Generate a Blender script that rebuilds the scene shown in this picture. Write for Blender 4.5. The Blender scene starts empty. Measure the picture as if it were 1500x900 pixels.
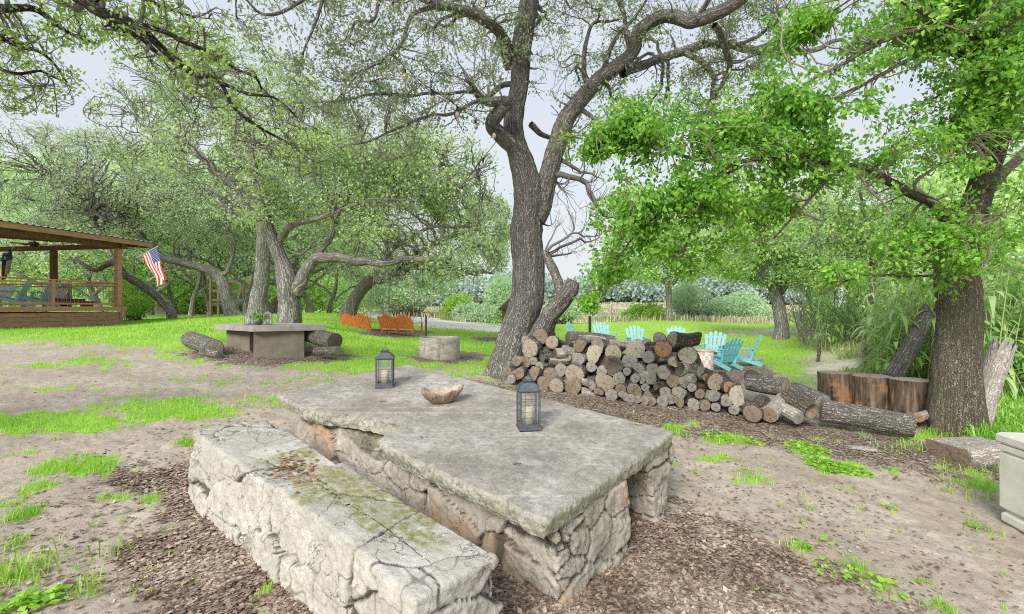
import bpy, math, random
import numpy as np
from mathutils import Vector, Matrix
random.seed(5)
RG = np.random.default_rng(11)
SC = bpy.context.scene
COL = SC.collection
CZ = 1.6          # camera height, metres
F = 720.0         # focal length in photo pixels

def P(px, py, d):
    """world point seen at photo pixel px,py when it is d metres in front of the camera"""
    return np.array([(px-750)/F*d, d, CZ-(py-450)/F*d], float)

# ---------------------------------------------------------------- noise
def _h(i, j, k, s):
    n = (i*374761393 + j*668265263 + k*2147483647 + s*1274126177) & 0xFFFFFFFF
    n = ((n ^ (n >> 13))*1274126177) & 0xFFFFFFFF
    n = (n ^ (n >> 16)) & 0xFFFF
    return n/65535.0
def vnoise(p, seed=0):
    p = np.asarray(p, float)
    f = np.floor(p); t = p-f; t = t*t*(3-2*t); f = f.astype(np.int64)
    i, j, k = f[..., 0], f[..., 1], f[..., 2]
    r = 0
    for a in (0, 1):
        wa = t[..., 0] if a else 1-t[..., 0]
        for b in (0, 1):
            wb = t[..., 1] if b else 1-t[..., 1]
            for c in (0, 1):
                wc = t[..., 2] if c else 1-t[..., 2]
                r = r + wa*wb*wc*_h(i+a, j+b, k+c, seed)
    return r
def fbm(p, oct=4, seed=0):
    p = np.asarray(p, float); r = 0; a = .5; n = 0
    for o in range(oct):
        r = r + a*vnoise(p*(2**o), seed+o); n += a; a *= .5
    return r/n
def vn3(p, seed=0):
    return np.stack([fbm(p, 2, seed), fbm(p, 2, seed+31), fbm(p, 2, seed+67)], -1)-.5
def sstep(a, b, x):
    t = np.clip((x-a)/(b-a), 0, 1); return t*t*(3-2*t)
def nrm(v):
    return v/np.maximum(np.linalg.norm(v, axis=-1, keepdims=True), 1e-9)

# ---------------------------------------------------------------- mesh helpers
def mesh(name, V, faces, mats, parent=None, attrs=None, mi=None, smooth=True, loc=None):
    """faces: list of (M,k) int arrays"""
    me = bpy.data.meshes.new(name)
    V = np.asarray(V, np.float64)
    if loc is not None: V = V-np.asarray(loc)
    me.vertices.add(len(V)); me.vertices.foreach_set('co', V.astype(np.float32).ravel())
    faces = [np.asarray(f, np.int32) for f in faces if len(f)]
    nl = sum(f.size for f in faces); nf = sum(len(f) for f in faces)
    me.loops.add(nl); me.polygons.add(nf)
    me.loops.foreach_set('vertex_index', np.concatenate([f.ravel() for f in faces]))
    tot = np.concatenate([np.full(len(f), f.shape[1]) for f in faces])
    st = np.concatenate([[0], np.cumsum(tot)[:-1]]).astype(np.int32)
    me.polygons.foreach_set('loop_start', st)
    for m in (mats if isinstance(mats, (list, tuple)) else [mats]): me.materials.append(m)
    if mi is not None: me.polygons.foreach_set('material_index', np.asarray(mi, np.int32))
    me.polygons.foreach_set('use_smooth', np.full(nf, smooth) if isinstance(smooth, bool) else np.asarray(smooth, bool))
    for k, v in (attrs or {}).items():
        v = np.asarray(v, np.float32)
        if v.ndim == 1:
            a = me.attributes.new(k, 'FLOAT', 'POINT'); a.data.foreach_set('value', v)
        else:
            a = me.attributes.new(k, 'FLOAT_VECTOR', 'POINT'); a.data.foreach_set('vector', v.ravel())
    me.update(calc_edges=True)
    me.validate(clean_customdata=False)
    o = bpy.data.objects.new(name, me); COL.objects.link(o)
    if parent is not None: o.parent = parent
    if loc is not None and parent is None: o.location = Vector(loc)
    return o
def tag(o, label=None, cat=None, group=None, kind=None):
    if label: o['label'] = label
    if cat: o['category'] = cat
    if group: o['group'] = group
    if kind: o['kind'] = kind
    return o
def empty(name, loc=(0, 0, 0), rz=0, label=None, cat=None, group=None):
    o = bpy.data.objects.new(name, None); COL.objects.link(o); o.empty_display_size = .1
    o.location = Vector(loc); o.rotation_euler = (0, 0, rz)
    return tag(o, label, cat, group)
def dup(root, loc, rz, label, group=None, rot=None):
    r = root.copy(); COL.objects.link(r); r.location = Vector(loc); r.rotation_euler = rot or (0, 0, rz)
    r['label'] = label
    if group: r['group'] = group
    for ch in list(root.children):
        c = ch.copy(); COL.objects.link(c); c.parent = r
        for g in list(ch.children):
            e = g.copy(); COL.objects.link(e); e.parent = c
    return r

class MB:
    """collects solid shapes into one mesh"""
    def __init__(s): s.V = []; s.Fq = []; s.n = 0; s.mi = []; s.sm = []
    def add(s, V, Fs, mi=0, smooth=False):
        for f in Fs: s.Fq.append(tuple(int(i)+s.n for i in f)); s.mi.append(mi); s.sm.append(smooth)
        s.V.extend([tuple(map(float, v)) for v in V]); s.n += len(V); return s
    def box(s, c, size, rz=0, M=None, mi=0, bev=0.0):
        hx, hy, hz = [q/2 for q in size]
        b = min(bev, hx*.9, hy*.9, hz*.9)
        V = []
        if b > 0:
            for z, k in ((-hz, 1), (-hz+b, 0), (hz-b, 0), (hz, 1)):
                ax, ay = hx-b*k, hy-b*k; e = b*.6
                V += [(ax, -ay+e, z), (ax, ay-e, z), (ax-e, ay, z), (-ax+e, ay, z), (-ax, ay-e, z), (-ax, -ay+e, z), (-ax+e, -ay, z), (ax-e, -ay, z)]
            Fs = []
            for r in range(3):
                for i in range(8):
                    j = (i+1) % 8
                    Fs.append((r*8+i, r*8+j, (r+1)*8+j, (r+1)*8+i))
            Fs.append(tuple(reversed(range(8)))); Fs.append(tuple(24+i for i in range(8)))
        else:
            V = [(x, y, z) for z in (-hz, hz) for x, y in ((-hx, -hy), (hx, -hy), (hx, hy), (-hx, hy))]
            Fs = [(3, 2, 1, 0), (4, 5, 6, 7), (0, 1, 5, 4), (1, 2, 6, 5), (2, 3, 7, 6), (3, 0, 4, 7)]
        R = M if M is not None else Matrix.Rotation(rz, 3, 'Z')
        V = [R @ Vector(v)+Vector(c) for v in V]
        return s.add(V, Fs, mi)
    def bar(s, a, b, w, t, up=(0, 0, 1), mi=0, bev=0.0):
        a, b = Vector(a), Vector(b); d = b-a; L = d.length; d.normalize(); up = Vector(up)
        x = up.cross(d)
        if x.length < 1e-4: x = Vector((1, 0, 0)).cross(d)
        x.normalize(); z = d.cross(x).normalized()
        return s.box((a+b)/2, (w, L, t), M=Matrix((x, d, z)).transposed(), mi=mi, bev=bev)
    def cyl(s, a, b, r0, r1=None, n=10, mi=0, caps=True):
        r1 = r0 if r1 is None else r1
        a, b = Vector(a), Vector(b); d = (b-a).normalized()
        x = d.orthogonal().normalized(); y = d.cross(x)
        V = [p+(x*math.cos(2*math.pi*i/n)+y*math.sin(2*math.pi*i/n))*r for p, r in ((a, r0), (b, r1)) for i in range(n)]
        s.add(V, [(i, (i+1) % n, n+(i+1) % n, n+i) for i in range(n)], mi, True)
        if caps: s.add(V, [tuple(reversed(range(n))), tuple(n+i for i in range(n))], mi, False)
        return s
    def lathe(s, c, prof, n=16, mi=0, sq=False, rz=0):
        V = []
        for r, z in prof:
            for i in range(n):
                t = 2*math.pi*i/n+rz
                V.append((c[0]+r*math.cos(t), c[1]+r*math.sin(t), c[2]+z))
        Fs = [(k*n+i, k*n+(i+1) % n, (k+1)*n+(i+1) % n, (k+1)*n+i) for k in range(len(prof)-1) for i in range(n)]
        return s.add(V, Fs, mi, not sq)
    def tube(s, pts, r, n=6, mi=0):
        for a, b in zip(pts[:-1], pts[1:]): s.cyl(a, b, r, r, n, mi)
        return s
    def build(s, name, mats, parent=None, attrs=None):
        me = bpy.data.meshes.new(name); me.from_pydata(s.V, [], s.Fq)
        for m in (mats if isinstance(mats, (list, tuple)) else [mats]): me.materials.append(m)
        me.polygons.foreach_set('material_index', s.mi); me.polygons.foreach_set('use_smooth', s.sm)
        me.update()
        o = bpy.data.objects.new(name, me); COL.objects.link(o)
        if parent is not None: o.parent = parent
        return o

# ---------------------------------------------------------------- materials
def newmat(name):
    m = bpy.data.materials.new(name); m.use_nodes = True
    nt = m.node_tree; nt.nodes.clear()
    out = nt.nodes.new('ShaderNodeOutputMaterial')
    return m, nt, out
class N:
    def __init__(s, nt): s.nt = nt
    def __call__(s, typ, ins=None, **kw):
        n = s.nt.nodes.new('ShaderNode'+typ)
        for k, v in kw.items(): setattr(n, k, v)
        for k, v in (ins or {}).items(): s.set(n.inputs[k], v)
        return n
    def set(s, inp, v):
        if isinstance(v, bpy.types.NodeSocket): s.nt.links.new(v, inp)
        elif isinstance(v, bpy.types.Node): s.nt.links.new(v.outputs[0], inp)
        else: inp.default_value = v
    def mix(s, f, a, b, blend='MIX'):
        n = s.nt.nodes.new('ShaderNodeMix'); n.data_type = 'RGBA'; n.blend_type = blend
        c = lambda v: (*v, 1) if isinstance(v, (tuple, list)) and len(v) == 3 else v
        s.set(n.inputs[0], f); s.set(n.inputs[6], c(a)); s.set(n.inputs[7], c(b)); return n.outputs[2]
    def math(s, op, a, b=0., c=None):
        n = s.nt.nodes.new('ShaderNodeMath'); n.operation = op
        s.set(n.inputs[0], a); s.set(n.inputs[1], b)
        if c is not None: s.set(n.inputs[2], c)
        return n.outputs[0]
    def ramp(s, f, stops):
        n = s.nt.nodes.new('ShaderNodeValToRGB'); s.set(n.inputs[0], f)
        e = n.color_ramp.elements
        while len(e) < len(stops): e.new(.5)
        for i, (p, c) in enumerate(stops):
            e[i].position = p; e[i].color = (*c, 1) if len(c) == 3 else c
        return n.outputs[0]
    def rng(s, f, a, b, c=0., d=1.):
        n = s.nt.nodes.new('ShaderNodeMapRange'); s.set(n.inputs[0], f)
        for i, v in enumerate((a, b, c, d)): n.inputs[i+1].default_value = v
        return n.outputs[0]
    def attr(s, name): return s('Attribute', attribute_name=name)
    def co(s, kind='Object', scale=(1, 1, 1), attr=None):
        src = s.attr(attr).outputs['Vector'] if attr else s('TexCoord').outputs[kind]
        m = s('Mapping', {'Vector': src, 'Scale': scale}); return m.outputs[0]
    def noise(s, v, scale, det=4, rough=.55, dist=0.):
        return s('TexNoise', {'Vector': v, 'Scale': scale, 'Detail': det, 'Roughness': rough, 'Distortion': dist}).outputs[0]
    def vor(s, v, scale, feature='F1', out='Distance', rand=1.):
        return s('TexVoronoi', {'Vector': v, 'Scale': scale, 'Randomness': rand}, feature=feature).outputs[out]
    def bump(s, h, st=.5, dist=.02, nrm=None):
        b = s('Bump', {'Height': h, 'Strength': st, 'Distance': dist})
        if nrm is not None: s.set(b.inputs['Normal'], nrm)
        return b.outputs[0]
    def bsdf(s, out, col, rough=.8, bump=None, metal=0., spec=.3, **kw):
        b = s('BsdfPrincipled'); s.set(b.inputs['Base Color'], (*col, 1) if isinstance(col, tuple) and len(col) == 3 else col)
        s.set(b.inputs['Roughness'], rough); b.inputs['Metallic'].default_value = metal
        b.inputs['Specular IOR Level'].default_value = spec
        if bump is not None: s.set(b.inputs['Normal'], bump)
        for k, v in kw.items(): s.set(b.inputs[k.replace('_', ' ')], v)
        s.nt.links.new(b.outputs[0], out.inputs[0]); return b

def m_simple(name, c1, c2=None, scale=8, stretch=(1, 1, 1), rough=.7, bump=.3, dist=.004, metal=0., spec=.3, attr=None, det=5):
    m, nt, out = newmat(name); n = N(nt)
    v = n.co('Object', stretch, attr)
    a = n.noise(v, scale, det, .6)
    c2 = c2 or tuple(x*.75 for x in c1)
    f = n.rng(a, .32, .68)
    col = n.mix(f, c1, c2)
    n.bsdf(out, col, rough, n.bump(a, bump, dist) if bump else None, metal, spec)
    return m
def m_bark(name, lo, mid, hi, vs=1.0, moss=0., mosscol=(.25, .3, .08), bump=1.0, st=.13):
    m, nt, out = newmat(name); n = N(nt)
    v = n.co(scale=(1, 1, st), attr='bk')
    warp = n.noise(n.co(scale=(1, 1, .5), attr='bk'), 7*vs, 3)
    v2 = n('VectorMath', {0: v, 1: n('CombineXYZ', {0: n.math('MULTIPLY', warp, .05), 1: n.math('MULTIPLY', warp, .04), 2: warp}).outputs[0]}, operation='ADD').outputs[0]
    e = n.vor(v2, 17*vs, 'DISTANCE_TO_EDGE')
    e2 = n.rng(e, 0, .26)
    fine = n.noise(n.co(scale=(1, 1, .3), attr='bk'), 45*vs, 4, .6)
    big = n.noise(n.co('Object'), 1.3, 3)
    h = n.math('ADD', n.math('MULTIPLY', e2, .78), n.math('MULTIPLY', fine, .36))
    col = n.ramp(n.math('MULTIPLY', h, .85), [(.12, lo), (.5, mid), (.95, hi)])
    col = n.mix(n.math('MULTIPLY', n.rng(big, .4, .65), .3), col, tuple(x*.6 for x in mid))
    if moss: col = n.mix(n.math('MULTIPLY', n.rng(n.noise(n.co('Object'), 3.1, 4), .5, .7), moss), col, mosscol)
    n.bsdf(out, col, .92, n.bump(h, bump, .02), spec=.15)
    return m
def m_leaf(name, dark, mid, light, trans=.35, hueclump=1.5):
    m, nt, out = newmat(name); n = N(nt)
    r = n.attr('lc').outputs['Fac']
    cl = n.noise(n.co('Object'), hueclump, 2)
    f = n.math('ADD', n.math('MULTIPLY', r, .65), n.math('MULTIPLY', n.rng(cl, .35, .65), .35))
    col = n.ramp(f, [(.08, dark), (.5, mid), (.92, light)])
    d = n('BsdfPrincipled', {'Base Color': col, 'Roughness': .55}); d.inputs['Specular IOR Level'].default_value = .22
    t = n('BsdfTranslucent', {'Color': n.mix(.25, col, light)})
    mx = n('MixShader', {0: trans, 1: d.outputs[0], 2: t.outputs[0]})
    nt.links.new(mx.outputs[0], out.inputs[0]); return m
# ---------------------------------------------------------------- terrain
_cp = []
def cp(px, py, d): _cp.append(((px-750)/F*d, d, -(py-450)/F*d))
for x, y in ((0, 0), (-3, 0), (3, 0), (0, 2), (-2, 2), (3, 3), (-2.3, 3.5), (1.2, 3.6), (-4, 4), (4, 4), (0, 5), (2.5, 6.5), (-3, 6)):
    _cp.append((x, y, -1.638-.058*x+.055*y))
for a in ((735, 553, 8.4), (1100, 611, 6.5), (1400, 636, 6.1), (1090, 538, 13.2), (960, 515, 17), (1145, 497, 20), (1190, 528, 13.5), (1265, 552, 10.5),
          (980, 470, 30), (850, 476, 28), (1120, 482, 27), (385, 527, 8.8), (640, 523, 10.5), (187, 477, 18), (0, 481, 14.4), (250, 468, 20), (338, 464, 25),
          (425, 477, 13), (520, 463, 22), (560, 489, 17), (700, 480, 22), (640, 470, 30), (0, 468, 30), (150, 461, 45), (500, 460, 38), (740, 478, 26),
          (1440, 560, 9), (1500, 500, 16), (1350, 500, 16), (1300, 470, 30),
          (900, 470, 45), (650, 460, 60), (900, 447, 90), (300, 455, 80), (1300, 460, 60)):
    cp(*a)
for a in range(0, 360, 30):
    for r, z in ((160, 0.5), (700, 3)):
        _cp.append((r*math.cos(math.radians(a)), r*math.sin(math.radians(a)), z))
for a in ((-20, -20, -.6), (20, -20, -2.6), (0, -30, -1.6), (-25, 5, -.6), (20, 3, -2.3)): _cp.append(a)
_C = np.array(_cp); _S = 30.
def _U(r2): return np.where(r2 > 0, r2*np.log(np.maximum(r2, 1e-12)), 0)
def _tps():
    # warp radius so near points count as much as far ones
    q = _warp(_C[:, :2]); n = len(q)
    K = _U(((q[:, None]-q[None])**2).sum(-1))+np.eye(n)*.004
    Pm = np.hstack([np.ones((n, 1)), q])
    A = np.block([[K, Pm], [Pm.T, np.zeros((3, 3))]])
    return q, np.linalg.solve(A, np.concatenate([_C[:, 2], np.zeros(3)]))
def _warp(xy):
    r = np.linalg.norm(xy, axis=-1, keepdims=True)
    return xy/np.maximum(r, 1e-6)*np.log1p(r/6)
_q, _w = _tps()
def gz(x, y):
    x = np.asarray(x, float); y = np.asarray(y, float); sh = x.shape
    p = _warp(np.stack([x.ravel(), y.ravel()], -1)); o = np.zeros(len(p))
    for i in range(0, len(p), 40000):
        s = p[i:i+40000]
        o[i:i+40000] = _U(((s[:, None]-_q[None])**2).sum(-1)) @ _w[:-3] + _w[-3]+s @ _w[-2:]
    r = (o+CZ).reshape(sh)
    q = np.stack([x, y, x*0], -1)
    return r+(fbm(q*1.1, 4, 3)-.5)*.07
def G(px, py, lift=0.):
    """point on the terrain seen at a photo pixel"""
    d = np.geomspace(1.2, 120, 900)
    p = P(px, py, 1.0)
    z = gz((px-750)/F*d, d); zr = CZ-(py-450)/F*d
    k = np.argmax(zr < z) if (zr < z).any() else len(d)-1
    dd = d[k]
    return np.array([(px-750)/F*dd, dd, z[k]+lift])
def GD(px, d, lift=0.):
    x = (px-750)/F*d
    return np.array([x, d, float(gz(np.array([x]), np.array([d]))[0])+lift])

def proj(x, y, z):
    yy = np.maximum(y, .05)
    return 750+F*x/yy, 450-F*(z-CZ)/yy

def masks(x, y, z):
    """returns grass, mulch, chalk, field masks for terrain points"""
    px, py = proj(x, y, z)
    q = np.stack([x, y, x*0], -1)
    n1 = fbm(q*.9, 4, 21)-.5; n2 = fbm(q*3.3, 3, 41)-.5; n3 = fbm(q*9, 2, 51)-.5
    nn = n1*1.2+n2*1.2+n3*1.3
    L = np.interp(px, [-400, 0, 150, 230, 330, 430, 520, 600, 700, 745, 780, 1100, 1140, 1200, 1290, 1330, 1500, 1900],
                  [505, 507, 513, 522, 534, 536, 546, 546, 553, 552, 520, 520, 556, 566, 545, 560, 640, 700])
    sh = (L-py)/9.0
    g = sstep(-.8, .8, sh+nn*3.2)
    def ell(cx, cy, rx, ry): return np.sqrt(((px-cx)/rx)**2+((py-cy)/ry)**2)
    # patchy bands in the dirt
    for cx, cy, rx, ry, s in ((60, 618, 200, 22, 1.15), (260, 600, 170, 24, 1.25), (390, 592, 70, 16, 1.0), (470, 560, 150, 14, .75), (110, 570, 160, 10, .7),
                           (130, 535, 200, 14, .75), (330, 560, 140, 12, .7), (470, 540, 160, 8, .8), (560, 552, 110, 9, 1.0), (130, 678, 80, 26, 1.0), (70, 665, 60, 8, .7), (275, 650, 18, 6, 1.1),
                           (1060, 644, 46, 8, 1.0), (985, 630, 25, 9, 1.1), (1182, 660, 36, 9, 1.1), (1222, 686, 50, 11, 1.15), (1040, 672, 36, 9, .8), (1090, 705, 40, 8, .6),
                           (1330, 650, 30, 8, .6), (1360, 640, 60, 10, .85), (1175, 806, 22, 7, .8), (1225, 835, 40, 9, .7), (1290, 862, 40, 7, .6), (1440, 720, 40, 40, .7), (1310, 690, 12, 5, 1.0), (1115, 690, 24, 8, .6), (1450, 640, 60, 30, .9),
                           (30, 850, 50, 26, .8), (128, 862, 22, 20, .8), (40, 880, 40, 14, 1.0)):
        e = s*sstep(1.25, .2, ell(cx, cy, rx, ry))
        g = np.maximum(g, sstep(.27, .72, e*.8+nn*.8))
    mul = np.zeros_like(x)
    for cx, cy, rx, ry in ((400, 520, 135, 16), (655, 522, 66, 10), (575, 489, 66, 5.5), (715, 497, 26, 4), (1020, 545, 110, 24), (1100, 545, 40, 16)):
        e = sstep(1.1, .75, ell(cx, cy, rx, ry)+nn*.5)
        mul = np.maximum(mul, e)
    g = g*(1-mul)
    # mulch and fallen leaves round the bench, table and woodpile
    U1 = np.array([.655, .755]); U2 = np.array([-.74, .673])
    rx_, ry_ = x-.159, y-2.388
    a = rx_*U1[0]+ry_*U1[1]; b = rx_*U2[0]+ry_*U2[1]
    m1 = sstep(.45, .0, np.maximum(np.maximum(-.8-a, a-1.25), np.maximum(-.45-b, b-2.9))+nn*.5)
    m2 = sstep(.7, .1, np.abs(y-(7.5-.42*x)+.35)+np.maximum(0, -x-.3)+np.maximum(0, x-5)*.6+nn*.5-.35)
    mul = np.maximum(mul, np.maximum(m1, m2*.9)*(1-.7*g))
    g = g*(1-m1*.9)
    # pale caliche drive and dry field
    ch = sstep(1.1, .7, np.abs((py-np.interp(px, [480, 560, 640, 745, 800], [455, 464, 472, 484, 490]))/np.interp(px, [480, 560, 640, 745], [3, 5, 8, 5]))+nn*.6)*sstep(500, 560, px)*sstep(800, 740, px)*sstep(19, 21, y)
    ch = np.maximum(ch, .8*sstep(1.1, .6, ell(1235, 540, 60, 15)+nn*.8)*(y > 7)*(y < 30))
    ch = np.maximum(ch, .6*sstep(1.1, .6, ell(1150, 487, 110, 5)+nn*.8)*(y > 12))
    fd = sstep(31, 36, y+nn*6)*sstep(520, 600, px)
    fd = np.maximum(fd, .75*sstep(1170, 1230, px+nn*60)*sstep(8, 11, y))
    g = g*(1-ch*.95)*(1-fd*.8)
    g = np.where(y < .3, .15, g)
    return np.clip(g, 0, 1), np.clip(mul, 0, 1), np.clip(ch, 0, 1), np.clip(fd, 0, 1)

def m_ground():
    m, nt, out = newmat('ground_soil_grass'); n = N(nt)
    v = n.co('Object')
    g = n.attr('grass').outputs['Fac']; mu = n.attr('mulch').outputs['Fac']; ch = n.attr('chalk').outputs['Fac']; fd = n.attr('field').outputs['Fac']
    a = n.noise(v, 1.2, 6, .6); b = n.noise(v, 14, 6, .7); c = n.vor(v, 55); c2 = n.noise(v, 110, 3, .7)
    dirt = n.ramp(a, [(.3, (.42, .345, .27)), (.5, (.55, .465, .375)), (.7, (.69, .605, .50))])
    dirt = n.mix(n.rng(b, .35, .7, 0, .75), dirt, (.28, .24, .20))
    dirt = n.mix(n.rng(c2, .55, .75, 0, .7), dirt, (.55, .50, .44))
    dirt = n.mix(n.rng(n.noise(n.co('Object', (1, 1.3, 1)), 48, 4, .75), .56, .70, 0, .65), dirt, (.19, .155, .125))
    sp = n('TexVoronoi', {'Vector': n.co('Object', (1, 1.6, 1)), 'Scale': 38.}, feature='F1')
    mulch = n.ramp(n('SeparateColor', {0: sp.outputs['Color']}).outputs[0], [(.1, (.16, .11, .085)), (.45, (.34, .26, .205)), (.75, (.50, .405, .325)), (.95, (.66, .58, .48))])
    mulch = n.mix(n.rng(sp.outputs['Distance'], .35, .6, 0, .8), mulch, (.05, .035, .03))
    gr = n.ramp(n.noise(v, 30, 5, .75), [(.3, (.19, .35, .05)), (.5, (.34, .58, .07)), (.7, (.50, .70, .14))])
    gr = n.mix(n.rng(n.noise(v, .35, 3), .4, .65, 0, .5), gr, (.30, .46, .07))
    far = n.ramp(n.noise(n.co('Object', (1, .3, 1)), .35, 5), [(.3, (.42, .40, .25)), (.5, (.58, .52, .40)), (.7, (.40, .46, .24))])
    col = n.mix(n.math('MULTIPLY', mu, n.rng(b, .3, .55, .55, 1.)), dirt, mulch)
    col = n.mix(n.rng(n.math('ADD', g, n.math('MULTIPLY', n.math('SUBTRACT', n.noise(v, 26, 3), .5), .9)), .55, 1.0), col, gr)
    col = n.mix(fd, col, far)
    chc = n.mix(b, (.68, .62, .54), (.86, .80, .70))
    col = n.mix(ch, col, chc)
    h = n.math('ADD', n.math('MULTIPLY', b, .8), n.math('ADD', n.math('MULTIPLY', c2, .3), n.math('MULTIPLY', sp.outputs['Distance'], n.math('MULTIPLY', mu, .6))))
    n.bsdf(out, col, .95, n.bump(h, .8, .025), spec=.1)
    return m

def build_ground():
    th = np.concatenate([np.linspace(-64, 64, 900), np.linspace(64, 296, 120)[1:-1]])
    th = np.radians(90-th)
    r = np.concatenate([[.25], np.geomspace(1.0, 45, 430), np.geomspace(45, 900, 70)[1:]])
    T, R = np.meshgrid(th, r)
    X, Y = R*np.cos(T), R*np.sin(T)
    Z = gz(X, Y)
    gm, mu, ch, fd = masks(X, Y, Z)
    nq = np.stack([X, Y, X*0], -1)
    near = sstep(14, 6, R)
    Z = Z+near*((fbm(nq*6, 3, 9)-.5)*.035+(fbm(nq*18, 2, 14)-.5)*.014)
    nr, nc = X.shape
    V = np.stack([X, Y, Z], -1).reshape(-1, 3)
    idx = np.arange(nr*nc).reshape(nr, nc); j2 = np.roll(idx, -1, 1)
    q = np.stack([idx[:-1], idx[1:], j2[1:], j2[:-1]], -1).reshape(-1, 4)
    V = np.vstack([V, [[0, 0, float(gz(np.array([0.]), np.array([0.]))[0])]]])
    c = len(V)-1
    tri = np.stack([np.full(nc, c), idx[0], j2[0]], -1)
    A = {k: np.append(v.ravel(), 0) for k, v in (('grass', gm), ('mulch', mu), ('chalk', ch), ('field', fd))}
    o = mesh('ground', V, [q, tri], [m_ground()], attrs=A)
    tag(o, 'bare trodden soil and patchy green lawn under the oaks', kind='structure')

def gz1(x, y): return float(gz(np.array([float(x)]), np.array([float(y)]))[0])
def scatter(n, dmin, dmax, a0=-52, a1=52, pw=.5):
    """points on the terrain, spread evenly over the view"""
    th = np.radians(RG.uniform(a0, a1, n))
    u = RG.random(n); d = 1/(1/dmin+(1/dmax-1/dmin)*u**pw) if pw != 1 else 1/(1/dmin+(1/dmax-1/dmin)*u)
    x = d*np.tan(th); return x, d
def blades(name, x, y, z, h, w, mat, bend=.5, lc=None, seg=1, parent=None):
    n = len(x); az = RG.uniform(0, 2*np.pi, n); ln = RG.uniform(.2, 1., n)*bend
    base = np.stack([x, y, z], -1); s = np.stack([np.cos(az+1.57), np.sin(az+1.57), 0*az], -1)*w[:, None]/2
    out = np.stack([np.cos(az), np.sin(az), 0*az], -1)
    if seg == 1:
        tip = base+out*(h*ln)[:, None]+np.array([0, 0, 1])*(h*np.sqrt(1-np.minimum(ln, .95)**2))[:, None]
        V = np.stack([base-s, base+s, tip], 1).reshape(-1, 3)
        Fc = [np.arange(3*n).reshape(n, 3)]; k = 3
    else:
        mid = base+out*(h*ln*.3)[:, None]+np.array([0, 0, 1])*(h*.6)[:, None]
        tip = base+out*(h*ln)[:, None]+np.array([0, 0, 1])*(h*np.maximum(.2, 1-ln*.8))[:, None]
        V = np.stack([base-s, base+s, mid+s*.8, tip, mid-s*.8], 1).reshape(-1, 3)
        i = np.arange(n)[:, None]*5; Fc = [i+np.array([[0, 1, 2, 4]]), i+np.array([[4, 2, 3]])]; k = 5
    lc = RG.random(n) if lc is None else lc
    return mesh(name, V, Fc, [mat], parent, attrs={'lc': np.repeat(lc, k)})

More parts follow.
